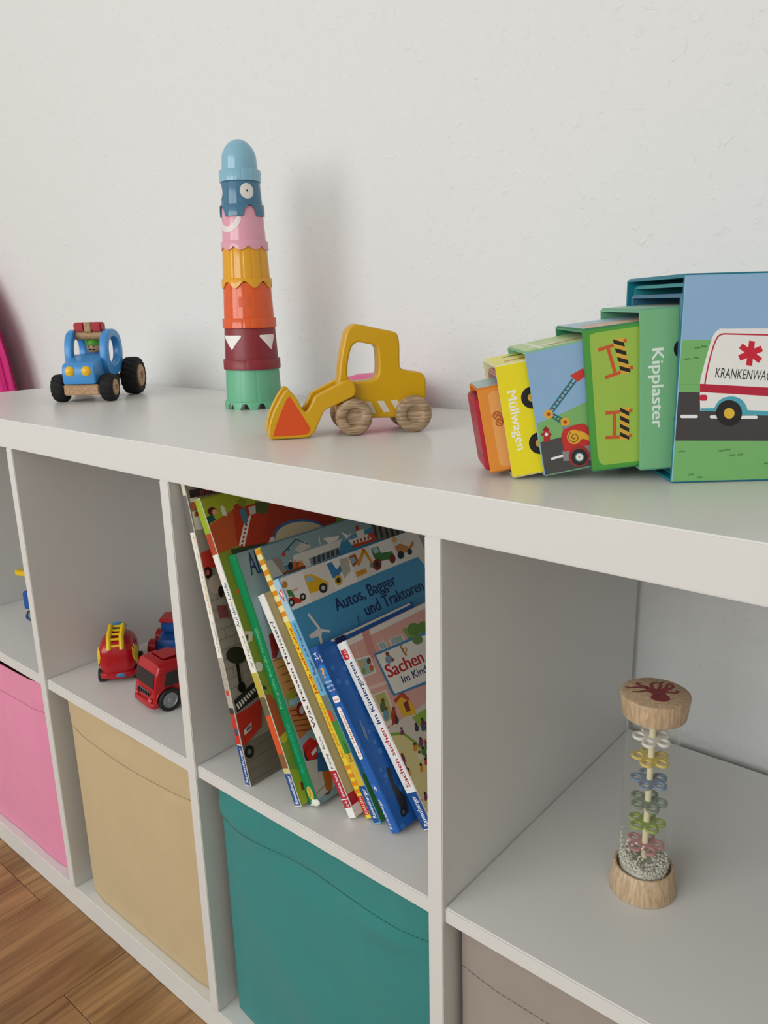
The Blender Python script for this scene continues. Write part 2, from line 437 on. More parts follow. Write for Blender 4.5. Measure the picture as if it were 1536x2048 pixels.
# ------------------------------------------------------------------ books leaning in the upper compartment
def book(X, Y, tilt, t, Dp, H, spine, cover, label, hard=True, page='#e9e3d2', name='picture_book', r=.0):
    root = tag(empty(name, (X, Y, ZM+.0002), (0, -math.radians(tilt), 0)), label, 'book', 'picture books leaning on the shelf')
    b = .0022 if hard else .0008
    cm = [ink(cover), ink(spine)]
    bm = bmesh.new()
    pts = [(0, Dp), (0, b*1.0), (b*.6, 0), (t-b*.6, 0), (t, b*1.0), (t, Dp), (t-b, Dp), (t-b, b*1.2), (b, b*1.2), (b, Dp)]
    lo_ = [bm.verts.new((x, y, 0)) for x, y in pts]; hi = [bm.verts.new((x, y, H)) for x, y in pts]
    n = len(pts)
    for i in range(n):
        f = bm.faces.new((lo_[i], lo_[(i+1) % n], hi[(i+1) % n], hi[i])); f.material_index = 1 if i in (1, 2, 3) else 0
    for q in (lo_, hi):
        for idx in ((0, 1, 8, 9), (1, 2, 3, 4, 7, 8), (4, 5, 6, 7)): bm.faces.new([q[i] for i in idx])
    obj('cover', bm, cm, root, angle=30)
    ins = .003 if hard else .0
    obj('pages', box(b, t-b, b*1.2, Dp-ins-.0005, ins, H-ins-.0003), mat('paper_'+page.strip('#'), page, .8, .2, .05, 90), root, angle=None)
    sp = Face(root, (0, 0, 0), (1, 0, 0), (0, 0, 1), (0, -1, 0), t, H, (.0004, .0004, t-.0004, H-.0004))
    cv = Face(root, (t, 0, 0), (0, 1, 0), (0, 0, 1), (1, 0, 0), Dp, H, (.0012, .0006, Dp-.001, H-.0006))
    return root, sp, cv
def vtext(f, s, v0, v1, c, frac=.5, base=.72, weight=0, shear=0):
    """spine lettering running upwards between heights v0..v1"""
    f.text(s, (f.w*base, v0), (f.w*base, v1), c, h=f.w*frac, weight=weight, shear=shear)

# 1 city book
root, sp, cv = book(.4412, .0126, 12.5, .0085, .262, .3385, '#e9e6da', '#8f8a80', 'large thin city picture book with orange spine lettering against the divider', hard=False)
sp.rect(0, .285, sp.w, .34, '#6e6c66'); sp.rect(sp.w*.35, .325, sp.w, .34, '#e7e0c4')
sp.rect(0, .147, sp.w, .285, '#f0eee4')
vtext(sp, 'Rundherum in meiner Stadt', .196, .283, '#d29a35', .42, .78, .008)
vtext(sp, 'Ali Mitgutsch', .152, .187, '#3b3632', .36, .8, 0, .35)
sp.rect(0, .05, sp.w, .147, '#b9b3a6')
for k in range(8): sp.rect(0, .098+.006*k, sp.w, .0985+.006*k, '#8d867b')
sp.circ((sp.w*.5, .107), .003, '#d1492f'); sp.rect(0, .074, sp.w, .083, '#c43a2b'); sp.rect(0, .083, sp.w, .09, '#3d3a38')
sp.rect(0, .048, sp.w, .074, '#cc3528'); sp.rect(sp.w*.2, .058, sp.w*.8, .066, '#35506f')
sp.rect(0, .001, sp.w, .047, '#1f4f8f'); vtext(sp, 'Ravensburger', .004, .044, '#f4f4f2', .5, .75, .02)
sp.build('spine_print')
cv.rect(0, 0, cv.w, cv.h, '#a69f93')
cv.rect(0, 0, cv.w, .048, '#7d7468')
for k in range(5): cv.line([(0, .005+.011*k), (.25, .0+.016*k)], .0006, '#5d564c')
for j in range(12):
    cv.line([(0, .1+.011*j), (.26, .1+.011*j)], .0005, '#6f685e')
    for i in range(12): cv.line([(.01+.02*i+.01*(j % 2), .1+.011*j), (.01+.02*i+.01*(j % 2), .111+.011*j)], .0005, '#6f685e')
cv.poly([(410, 770), (560, 680), (720, 560), (720, 900), (520, 1130), (440, 1130)], '#c23327', KC)
cv.poly([(395, 600), (600, 400), (700, 330), (700, 520), (430, 740)], '#2d2a2a', KC)
for k in range(9): cv.line([(430+27*k, 640-26*k), (455+27*k, 690-30*k)], .0022, '#e7e4dc', KC)
cv.circ((575, 1200), 55, '#171515', KC, 75); cv.circ((575, 1200), 25, '#6d6d6d', KC, 34)
cv.poly([(510, 950), (600, 850), (600, 930), (520, 1010)], '#d9d3c4', KC)
cv.poly([(540, 930), (590, 880), (590, 920), (545, 965)], '#47627d', KC)
cv.line([(430, 140), (470, 400)], .004, '#1d1b18', KC); cv.circ((420, 60), 120, '#2e3322', KC, 100); cv.circ((485, 440), 45, '#14120f', KC, 62)
cv.poly([(310, 800), (400, 760), (470, 780), (450, 950), (330, 960)], '#c9372c', KA); cv.circ((380, 1000), 45, '#1c1a1a', KA, 60); cv.circ((380, 1000), 20, '#b94a3f', KA, 28)
cv.circ((235, 250), 40, '#e8e4da', KA, 40); cv.circ((230, 320), 35, '#b8604a', KA, 45); cv.poly([(215, 380), (290, 360), (330, 560), (250, 560)], '#d9d5cb', KA); cv.circ((265, 400), 22, '#a83c2c', KA, 30)
cv.poly([(190, 160), (600, 60), (640, 140), (200, 240)], '#33302e', KA)
for k in range(5): cv.text('0', (310+60*k, 225-12*k), (345+60*k, 218-12*k), '#b2453a', KA)
cv.circ((470, 1120), 90, '#b9a99a', KA, 100); cv.circ((515, 1190), 30, '#262321', KA, 60)
for k in range(5): cv.line([(480+20*k, 1340), (510+22*k, 1460)], .002, '#8f4a4a', KA)
cv.poly([(560, 900), (640, 880), (660, 1080), (580, 1120)], '#a4622f', KA); cv.circ((670, 1180), 40, '#c0702c', KA, 55)
cv.build('cover_print')

# 2 country book
root, sp, cv = book(.5117, .0202, 22.7, .0103, .262, .3385, '#e9e6da', '#7f8a3a', 'large thin country picture book with blue spine lettering and red barn', hard=False)
sp.rect(0, .3, sp.w, .34, '#9db32c'); sp.rect(0, .277, sp.w, .3, '#b3472a'); sp.rect(0, .147, sp.w, .277, '#f0eee4')
vtext(sp, 'Auf dem Lande', .197, .246, '#24568f', .5, .78, .015); vtext(sp, 'Ali Mitgutsch', .152, .187, '#3b3632', .36, .8, 0, .35)
sp.rect(0, .12, sp.w, .147, '#c2b145'); sp.rect(0, .1, sp.w, .12, '#6a6547'); sp.rect(0, .058, sp.w, .1, '#d8582a'); sp.rect(0, .04, sp.w, .058, '#8a5c36'); sp.rect(0, .035, sp.w, .042, '#d5c98a')
sp.rect(0, .001, sp.w, .036, '#1f4f8f'); vtext(sp, 'Ravensburger', .003, .034, '#f4f4f2', .5, .75, .02)
sp.build('spine_print')
cv.rect(0, 0, cv.w, cv.h, '#8b9a33')
cv.poly([(300, 260), (800, 130), (1500, 250), (1500, 500), (700, 560), (380, 520)], '#a9b52e', KA)
cv.poly([(390, 520), (650, 350), (700, 720), (480, 820)], '#c2592c', KA)
cv.poly([(640, 350), (1030, 250), (1700, 420), (1500, 560), (760, 760), (690, 720)], '#b8391f', KA)
cv.poly([(1010, 300), (1700, 360), (1700, 560), (960, 640)], '#a8331d', KA)
cv.circ((1350, 640), 300, '#3c6aa0', KA, 190); cv.circ((1360, 650), 285, '#d8c9a5', KA, 175)
cv.line([(820, 420), (755, 725)], .0022, '#efe9da', KA); cv.line([(780, 430), (715, 720)], .0022, '#efe9da', KA)
for k in range(7): cv.line([(775-9*k, 450+42*k), (812-9*k, 445+42*k)], .0018, '#efe9da', KA)
cv.poly([(365, 440), (430, 400), (470, 460), (380, 510)], '#22524e', KA); cv.circ((430, 370), 48, '#5a2a1c', KA, 40); cv.circ((455, 380), 25, '#e0a684', KA, 28)
cv.poly([(520, 350), (560, 330), (585, 420), (540, 415)], '#e9e5da', KA); cv.circ((535, 335), 18, '#e9e5da', KA)
cv.poly([(710, 360), (770, 330), (800, 470), (770, 520), (735, 450)], '#4f7d94', KA); cv.circ((690, 325), 40, '#a33a24', KA, 30); cv.circ((735, 280), 45, '#87912b', KA, 40)
cv.poly([(800, 330), (880, 310), (890, 390), (820, 410)], '#c9c5bb', KA); cv.poly([(870, 270), (1020, 280), (990, 400), (880, 390)], '#55602f', KA)
cv.poly([(1030, 640), (1065, 630), (1075, 680), (1010, 690)], '#e9e5da', KA)
cv.poly([(620, 760), (1000, 690), (760, 1000), (680, 1000)], '#3d4a2b', KA)
for k in range(14): cv.circ((random.uniform(.0, .07), random.uniform(.02, .2)), random.uniform(.003, .01), random.choice(['#6f8a2a', '#3f5a22', '#c7b83a', '#8a4a2a', '#e3dcc8', '#a8331d']))
cv.circ((720, 1190), 45, '#d9772d', KA, 40); cv.poly([(760, 1600), (850, 1600), (840, 1700), (780, 1720)], '#d9cdb2', KA); cv.poly([(775, 1640), (800, 1630), (800, 1700), (780, 1700)], '#5a3320', KA)
cv.poly([(720, 540), (820, 520), (960, 700), (1010, 960), (930, 1040), (830, 760)], '#b5532a', KC)
cv.poly([(640, 390), (780, 430), (790, 470), (700, 450)], '#3a3a2a', KC)
cv.poly([(1060, 1420), (1160, 1400), (1280, 1800), (1180, 1840)], '#9db32c', KC); cv.circ((1090, 1320), 60, '#7a9a3a', KC, 70); cv.poly([(1180, 1560), (1210, 1560), (1230, 1650), (1200, 1660)], '#8a3a1e', KC)
cv.build('cover_print')

# 3 green vehicle book
root, sp, cv = book(.5230, .0305, 22.7, .0145, .225, .2755, '#00854f', '#7f9aa2', 'picture book with a bright green spine and worn lower corner')
vtext(sp, 'Mein großes Buch der Fahrzeuge', .107, .195, '#7fc99b', .3, .62, .0); vtext(sp, 'Alles, was fährt und fliegt', .035, .09, '#2fb0a0', .3, .62, .01)
sp.circ((sp.w*.55, .014), .0045, '#d8b24a', None, .0075); sp.line([(sp.w*.4, .01), (sp.w*.6, .014), (sp.w*.5, .02)], .0008, '#2f6b3a')
sp.poly([(0.0, 0), (sp.w, 0), (sp.w, .007), (sp.w*.8, .004), (sp.w*.55, .008), (sp.w*.35, .003)], '#efece4')
sp.build('spine_print')
cv.rect(0, 0, cv.w, cv.h, '#8aa7ad')
cv.text('Alles, was fährt', (835, 1030), (1500, 850), '#20386b', KA, h=.026, weight=.02)
cv.poly([(1010, 1640), (1060, 1600), (1120, 1760), (1090, 1880), (1050, 1880)], '#7b2020', KA)
cv.poly([(850, 120), (960, 80), (1210, 560), (1000, 560)], '#b98a4a', KC)
for k in range(6): cv.line([(870+45*k, 130+85*k), (960+45*k, 90+85*k)], .0012, '#6d4a20', KC)
cv.poly([(1000, 540), (1090, 480), (1190, 620), (1050, 680)], '#8b9a33', KC); cv.poly([(1040, 600), (1160, 550), (1180, 620), (1060, 665)], '#8db7c4', KC)
cv.poly([(1030, 690), (1250, 640), (1330, 900), (1180, 1060)], '#b5703a', KC)
for k in range(5): cv.line([(1060+20*k, 720+60*k), (1260+20*k, 690+60*k)], .0012, '#6b3f1d', KC)
cv.circ((1190, 700), 50, '#8a1f1c', KC, 90); cv.circ((1200, 710), 28, '#c0bdb5', KC, 50)
cv.poly([(1210, 1130), (1300, 1030), (1390, 1090), (1390, 1250), (1290, 1310), (1220, 1200)], '#c42420', KC); cv.circ((1310, 1230), 80, '#2a2525', KC, 100); cv.circ((1318, 1215), 70, '#c42420', KC, 85); cv.poly([(1310, 1220), (1370, 1140), (1380, 1190), (1330, 1250)], '#d9dde0', KC)
cv.poly([(1380, 1220), (1470, 1200), (1540, 1420), (1390, 1440)], '#2f628c', KC); cv.poly([(1440, 1430), (1560, 1380), (1560, 1660), (1490, 1660)], '#b5651f', KC); cv.poly([(1480, 1640), (1560, 1620), (1530, 1700), (1480, 1720)], '#5f4b32', KC); cv.circ((1415, 1490), 22, '#d79a72', KC, 30)
cv.poly([(1230, 1320), (1500, 1260), (1600, 1600), (1400, 1760)], '#b9b6ab', KC)
cv.poly([(1440, 1430), (1560, 1380), (1560, 1660), (1490, 1660)], '#b5651f', KC); cv.poly([(1385, 1220), (1470, 1200), (1540, 1420), (1390, 1440)], '#2f628c', KC); cv.line([(1380, 1690), (1490, 1580)], .0008, '#5a564d', KC)
cv.build('cover_print')
# worn corner of the green spine
bm = bmesh.new(); ball((.0105, .001, .0035), (.0068, .0022, .0042), bm); obj('worn_corner', bm, mat('torn_card', '#ece9e0', .9, bump=.4, bscale=700), root)

# 4 monster book
root, sp, cv = book(.5695, .0409, 29.45, .0111, .205, .2455, '#efede6', '#b7ab86', 'white spined monster book with a red publisher band', hard=False)
vtext(sp, 'Was fressen Monster?', .098, .216, '#1c1a19', .46, .74, .02); vtext(sp, 'Kitzing · Büchs', .053, .088, '#1c1a19', .4, .72, .01)
sp.rect(0, .011, sp.w, .051, '#b01c33'); sp.rect(0, .0195, sp.w, .0205, '#f2f0ea'); vtext(sp, 'annette betz', .0225, .048, '#f4eef0', .46, .72, .02); vtext(sp, 'a·b', .0125, .0185, '#f4eef0', .5, .75, .02)
sp.build('spine_print')
cv.rect(0, 0, cv.w, cv.h, '#bfb48d'); cv.rect(0, .012, cv.w, .024, '#b01c33'); cv.rect(0, 0, cv.w, .012, '#e8e5dc')
cv.build('cover_print')

# 5 harbour picture book with striped spine
root, sp, cv = book(.5835, .0512, 29.65, .0095, .235, .2985, '#f2d23a', '#4f86a0', 'picture book with orange and yellow striped spine and harbour cover')
for k in range(7): sp.rect(0, .2975-.0117*k-.0055, sp.w, .2975-.0117*k, '#e0901f')
for k in range(7): sp.rect(0, .292-.0117*k-.0062, sp.w, .292-.0117*k, '#f3e6a4')
vtext(sp, 'Jakob sucht Conni', .135, .208, '#c43a1e', .52, .8, .03); vtext(sp, 'MEIN ERSTES WIMMELBUCH', .066, .125, '#c4601e', .36, .7, .01)
for k in range(4): sp.rect(0, .027+.0085*k, sp.w, .0315+.0085*k, '#e0901f')
sp.rect(sp.w*.1, .004, sp.w*.9, .024, '#c9251d'); vtext(sp, 'CARLSEN', .005, .023, '#f6efe3', .4, .7, .02)
sp.build('spine_print')
cv.rect(0, 0, cv.w, cv.h, '#3f87ab'); cv.poly([(0, .298), (.235, .298), (.235, .285), (0, .27)], '#86a2a6')
for k in range(16):
    x, y = random.uniform(0, .2), random.uniform(.2, .28); cv.line([(x, y), (x+random.uniform(.01, .03), y+.001)], .0007, '#a9cbd8')
cv.poly([(415, 320), (800, 190), (770, 310), (520, 420), (420, 350)], '#d8d6cc', KB); cv.poly([(430, 270), (500, 200), (560, 250), (470, 300)], '#c3bfb4', KB)
cv.poly([(540, 345), (780, 250), (770, 320), (560, 400)], '#8f9494', KB)
for k in range(6): cv.poly([(570+36*k, 335-13*k), (596+36*k, 326-13*k), (600+36*k, 380-14*k), (575+36*k, 390-14*k)], '#3c4a55', KB)
cv.poly([(650, 185), (780, 165), (770, 195), (700, 225)], '#e6e2d6', KB); cv.line([(620, 160), (632, 240)], .0012, '#d9d6cd', KB)
cv.line([(330, 310), (440, 190), (530, 230)], .001, '#2b2b2b', KB); cv.poly([(325, 310), (350, 295), (360, 320), (335, 330)], '#c43a1e', KB); cv.poly([(360, 270), (385, 260), (390, 285)], '#2f6b8a', KB)
cv.poly([(850, 200), (1060, 130), (1080, 200), (900, 260)], '#c4462a', KB); cv.poly([(850, 200), (1000, 150), (1040, 190), (880, 235)], '#e6e2d6', KB)
for k in range(5): cv.poly([(890+28*k, 205-9*k), (902+28*k, 201-9*k), (905+28*k, 225-9*k), (892+28*k, 230-9*k)], '#a8331d', KB)
cv.poly([(910, 130), (970, 110), (985, 160), (925, 175)], '#e6e2d6', KB); cv.poly([(905, 90), (930, 80), (940, 120), (915, 130)], '#a8442a', KB)
cv.poly([(790, 130), (850, 160), (880, 140), (840, 190)], '#f0eee6', KB)
cv.poly([(1020, 60), (1450, 60), (1450, 200), (1070, 190)], '#77746c', KB)
for k in range(9): cv.poly([(1040+44*k, 70), (1060+44*k, 70), (1085+44*k, 180), (1066+44*k, 180)], '#33312e', KB)
cv.poly([(170, 370), (260, 350), (340, 470), (260, 500)], '#b9bdb9', KB); cv.poly([(250, 350), (300, 330), (370, 440), (330, 460)], '#8f8678', KB)
for px_, c in ((395, '#22201f'), (430, '#c46a2a'), (460, '#b5502a'), (480, '#c9863a')): cv.circ((px_, 400), 18, c, KB, 32); cv.circ((px_, 362), 10, '#e0b08c', KB)
cv.line([(340, 465), (510, 405)], .0025, '#7d3a20', KB)
cv.build('cover_print')

# 6 cars, diggers and tractors
root, sp, cv = book(.5955, .0503, 29.8, .0103, .231, .2665, '#6fb0d8', '#3f8fb8', 'blue board book with vehicle tiles and dark blue title lettering', hard=False)
sp.rect(0, .22, sp.w, .2665, '#a9cbdf'); sp.poly([(sp.w*.2, .252), (sp.w*.9, .256), (sp.w*.6, .24)], '#d63a3a'); sp.poly([(sp.w*.38, .2515), (sp.w*.75, .2535), (sp.w*.58, .2455)], '#f6f3ec')
vtext(sp, 'Autos, Bagger und Traktoren', .142, .217, '#1c2f63', .42, .75, .02)
sp.rect(0, .095, sp.w, .138, '#6f7a72'); sp.rect(0, .11, sp.w*.6, .122, '#c8462e'); sp.rect(0, .06, sp.w, .11, '#3f8a3a'); sp.rect(0, .03, sp.w, .075, '#d8b23a')
vtext(sp, 'Bliesener', .066, .088, '#1c2020', .45, .75, .01)
sp.rect(0, .001, sp.w, .04, '#1f4f8f'); vtext(sp, 'Ravensburger', .006, .037, '#f4f4f2', .5, .75, .02)
sp.build('spine_print')
cv.rect(0, 0, cv.w, cv.h, '#4f9cc4')
cv.rect(0, .148, cv.w, .2665, '#e5e1d6')
tiles = [[(265, 525), (490, 445), (570, 690), (380, 770)], [(490, 445), (670, 370), (755, 590), (570, 680)], [(670, 370), (850, 300), (925, 520), (755, 590)], [(850, 300), (1020, 240), (1095, 445), (925, 520)], [(1020, 240), (1180, 180), (1250, 385), (1095, 445)], [(1180, 180), (1390, 120), (1440, 310), (1250, 385)]]
for i, tl in enumerate(tiles): cv.poly(tl, ['#f1eee6', '#e6e2d8', '#f1eee6', '#e2ded4', '#efece3', '#e8e4da'][i], KB)
cv.poly([(350, 780), (560, 690), (760, 600), (1090, 455), (1250, 390), (1400, 330), (1450, 390), (1560, 900), (800, 1400), (500, 1100)], '#4a98c2', KB)
# scooter, car, loader, digger, tractor, go-kart
cv.poly([(380, 660), (420, 640), (470, 660), (505, 625), (515, 650), (480, 690), (400, 705)], '#c23a30', KB); cv.circ((405, 690), 26, '#2a2624', KB, 32); cv.circ((405, 690), 12, '#c9c4b8', KB, 15); cv.circ((495, 645), 24, '#2a2624', KB, 30); cv.circ((495, 645), 11, '#c9c4b8', KB, 14)
cv.poly([(365, 590), (410, 590), (430, 640), (385, 645)], '#3f8a4a', KB); cv.circ((352, 550), 22, '#c98a3f', KB, 28); cv.line([(410, 600), (450, 580)], .002, '#e0b08c', KB)
cv.poly([(500, 480), (560, 465), (640, 500), (695, 530), (700, 560), (640, 590), (550, 620)], '#e3b323', KB); cv.poly([(510, 490), (560, 480), (590, 510), (530, 535)], '#9cc0d0', KB); cv.circ((655, 575), 34, '#2a2a2a', KB, 40); cv.circ((655, 575), 15, '#bdbdb8', KB, 18)
cv.poly([(680, 385), (720, 370), (760, 430), (800, 380), (820, 400), (780, 480), (730, 500)], '#3f7fb5', KB); cv.circ((775, 515), 32, '#d8b430', KB, 40); cv.circ((775, 515), 18, '#3a3526', KB, 22); cv.poly([(780, 350), (850, 330), (870, 440), (820, 500), (800, 440)], '#b9b5a6', KB)
cv.poly([(855, 330), (905, 305), (940, 370), (890, 410)], '#b5572a', KB); cv.poly([(865, 345), (895, 330), (915, 365), (885, 385)], '#8fb6c6', KB); cv.line([(930, 390), (975, 275), (1040, 380)], .0042, '#d8952a', KB); cv.poly([(910, 450), (990, 420), (1000, 455), (920, 490)], '#d8952a', KB); cv.circ((1040, 395), 22, '#8b8d80', KB)
cv.poly([(1030, 265), (1085, 245), (1110, 300), (1200, 285), (1215, 340), (1080, 370), (1050, 330)], '#3f7a3a', KB); cv.poly([(1040, 265), (1080, 252), (1095, 295), (1055, 305)], '#a9c4c8', KB); cv.circ((1080, 390), 34, '#7a2a20', KB, 46); cv.circ((1080, 390), 16, '#2c2826', KB, 22); cv.circ((1200, 345), 24, '#7a2a20', KB, 36)
cv.poly([(1215, 250), (1260, 225), (1330, 250), (1360, 200), (1370, 230), (1330, 290), (1250, 310)], '#c9864a', KB); cv.circ((1265, 315), 26, '#24303c', KB, 32); cv.circ((1335, 290), 20, '#24303c', KB, 25); cv.circ((1215, 195), 20, '#e0b46a', KB, 24)
cv.text('Autos, Bagger', (765, 760), (1235, 545), '#17285c', KB, h=.0145, weight=.03)
cv.text('und Traktoren', (1000, 795), (1450, 588), '#17285c', KB, h=.0145, weight=.03)
cv.poly([(540, 950), (620, 890), (650, 900), (640, 950), (560, 975)], '#d9d6cc', KB); cv.line([(540, 785), (620, 890)], .003, '#e6e3da', KB); cv.line([(640, 910), (705, 915)], .003, '#e6e3da', KB); cv.line([(625, 930), (640, 1010)], .0035, '#e6e3da', KB)
cv.line([(925, 795), (938, 880)], .001, '#2c4a55', KB)
cv.rect(0, 0, cv.w, .05, '#4f8f3f')
cv.build('cover_print')

# 7 blue junior book
root, sp, cv = book(.6188, .0495, 31.7, .0128, .155, .1985, '#1f5fb0', '#1f5fb0', 'thick blue spiral backed book about rubbish collection')
sp.rect(0, .15, sp.w, .1985, '#20509c')
for k in range(26): sp.circ((random.uniform(0, sp.w), random.uniform(0, .19)), random.uniform(.0008, .002), '#3a78c6')
vtext(sp, '2-4', .1855, .193, '#f6f6f4', .42, .62, .02); vtext(sp, 'Jahre', .1815, .1885, '#f6f6f4', .2, .95, .02)
sp.circ((sp.w*.55, .168), .007, '#2a7fc4', None, .012); sp.text('?', (sp.w*.3, .166), (sp.w*.62, .166), '#f0a23a', h=.011, weight=.05)
sp.text('Wieso', (sp.w*.15, .16), (sp.w*.95, .16), '#f6f6f4', h=.0025); sp.text('weshalb', (sp.w*.1, .1555), (sp.w*.95, .1555), '#f6f6f4', h=.0025); sp.text('warum', (sp.w*.2, .151), (sp.w*.95, .151), '#f6f6f4', h=.0025)
sp.poly(rrect(sp.w*.2, .1385, sp.w*.97, .1455, .002), '#f4f2ee'); sp.text('junior', (sp.w*.3, .1405), (sp.w*.9, .1405), '#c42a50', h=.003, weight=.02)
sp.poly(rrect(sp.w*.18, .078, sp.w*.66, .134, .002), '#f4f2ee'); sp.text('Die Müllabfuhr', (sp.w*.54, .081), (sp.w*.54, .131), '#c8471f', h=sp.w*.24, weight=.02)
sp.text('9', (sp.w*.35, .044), (sp.w*.62, .044), '#f4f2ee', h=.005, weight=.02)
vtext(sp, 'Ravensburger', .005, .036, '#f4f4f2', .26, .4, .02)
sp.build('spine_print')
cv.rect(0, 0, cv.w, cv.h, '#1d62b4')
for k in range(40):
    x, y = random.uniform(0, .05), random.uniform(0, .19); cv.circ((x, y), random.uniform(.001, .003), '#3a7cca')
cv.rect(.02, .1955, .15, .1985, '#e3ddc9'); cv.rect(.025, .19, .04, .1975, '#1a2f63')
cv.poly([(800, 1340), (830, 1320), (880, 1480), (980, 1600), (1010, 1740), (960, 1780), (830, 1440)], '#2b2c30', KD); cv.circ((960, 1740), 28, '#15161a', KD, 48); cv.circ((962, 1740), 12, '#5a5d66', KD, 22); cv.poly([(545, 880), (600, 960), (640, 1090), (600, 1040)], '#6f93b8', KD)
cv.build('cover_print')

# 8 find-the-thing book
root, sp, cv = book(.6407, .0728, 33.2, .0155, .175, .2025, '#eeedea', '#c98f86', 'pink seek-and-find book with white spine and kindergarten cover')
sp.poly(rrect(sp.w*.15, .184, sp.w*.72, .195, .0015), '#cf2a30'); sp.text('ab 2 J.', (sp.w*.6, .1855), (sp.w*.6, .194), '#f4f0ec', h=.0035, weight=.02)
vtext(sp, 'Sachen suchen', .045, .108, '#b4202c', .42, .75, .03); vtext(sp, 'Im Kindergarten', .113, .18, '#1c2f63', .42, .75, .03)
sp.rect(0, .001, sp.w, .039, '#1f4f8f'); vtext(sp, 'Ravensburger', .004, .035, '#f4f4f2', .42, .72, .02)
sp.build('spine_print')
cv.rect(0, 0, cv.w, cv.h, '#dba79c')
cv.rect(0, .196, cv.w, .2025, '#e4e0d6')
cv.poly([(590, 590), (1200, 390), (1200, 420), (600, 620)], '#e7c9bd', KD); cv.line([(500, 130), (620, 560)], .0008, '#e7c9bd', KD); cv.line([(760, 100), (880, 400)], .0008, '#e7c9bd', KD)
cv.poly([(570, 60), (640, 40), (720, 300), (650, 320)], '#d18f86', KD)
cv.poly([(950, 40), (1257, -60), (1257, 90), (1010, 130)], '#7fa35a', KD); cv.circ((1060, 40), 60, '#5f8a3f', KD, 60); cv.circ((1150, 20), 55, '#5f8a3f', KD, 55)
for q in ([(515, 320), (650, 280), (710, 440), (590, 490)], [(720, 170), (790, 145), (820, 210), (750, 240)], [(820, 130), (950, 85), (975, 150), (850, 190)]):
    cv.poly(q, '#e9e5da', KD); c = [sum(p[i] for p in q)/4 for i in (0, 1)]; cv.poly([(c[0]+(p[0]-c[0])*.85, c[1]+(p[1]-c[1])*.85) for p in q], '#9db6b0', KD)
for x, y, c in ((565, 360, '#d9a05a'), (640, 335, '#6d3a24'), (590, 430, '#7a9a4a'), (665, 400, '#c9603a')): cv.circ((x, y), 20, c, KD, 28)
cv.poly([(670, 650), (800, 600), (910, 880), (810, 950)], '#ded8c4', KD); cv.poly([(690, 660), (790, 620), (880, 860), (810, 900)], '#b9b46a', KD)
for x, y, c in ((770, 760, '#5a6a3a'), (800, 840, '#6f93a8'), (870, 840, '#c23327'), (880, 900, '#a8331d')): cv.circ((x, y), 26, c, KD, 55); cv.circ((x, y-62), 16, '#7a4a2a', KD, 18)
cv.poly([(810, 970), (1200, 700), (1200, 1200), (900, 1180)], '#d2cabb', KD); cv.poly([(1040, 860), (1200, 760), (1200, 1020), (1120, 950)], '#8db33f', KD)
cv.poly([(840, 1030), (960, 1000), (1190, 1190), (1230, 1800), (1120, 1620)], '#d9cd8f', KD); cv.line([(835, 1020), (960, 1010), (1080, 1100), (1190, 1220)], .0028, '#7da23a', KD)
cv.poly([(880, 690), (960, 640), (1060, 750), (1080, 830), (960, 860)], '#e0b02f', KD); cv.poly([(870, 700), (950, 620), (1020, 690), (1010, 710), (940, 670), (890, 730)], '#b8482c', KD); cv.poly([(960, 730), (1000, 700), (1030, 800), (990, 810)], '#7a2f22', KD)
rr = random.Random(3)
for k in range(30):
    x, y = rr.uniform(880, 1180), rr.uniform(880, 1680)
    if y > 1020+(x-850)*1.9+150: continue
    c = rr.choice(['#c23327', '#2f5f8c', '#d98a2a', '#4a7a3a', '#7a3a5a', '#e0d9c8', '#3a3a4a']); cv.circ((x, y), rr.uniform(14, 24), c, KD, rr.uniform(26, 42)); cv.circ((x-8, y-38), 12, rr.choice(['#5a2f1c', '#c9863a', '#2a201a']), KD, 14)
cv.poly([(685, 270), (1300, 5), (1300, 500), (875, 660), (850, 640)], '#3f86b4', KD); cv.poly([(705, 285), (1300, 35), (1300, 470), (885, 640), (870, 625)], '#e9e5d9', KD)
cv.circ((825, 320), 34, '#7d97a8', KD, 40); cv.circ((810, 270), 18, '#8a3a24', KD, 20); cv.circ((860, 325), 14, '#a8331d', KD, 16); cv.line([(930, 190), (960, 250), (985, 280)], .003, '#b5803a', KD); cv.circ((975, 235), 20, '#b5803a', KD, 24); cv.circ((975, 235), 12, '#e0dccf', KD, 15); cv.circ((1090, 140), 50, '#6a8a4a', KD, 42)
cv.text('Sachen suchen', (825, 495), (1500, 190), '#b8202c', KD, h=.0145, weight=.04)
cv.text('Im Kindergarten', (960, 545), (1420, 325), '#1c2f63', KD, h=.0085, weight=.015)
cv.build('cover_print')

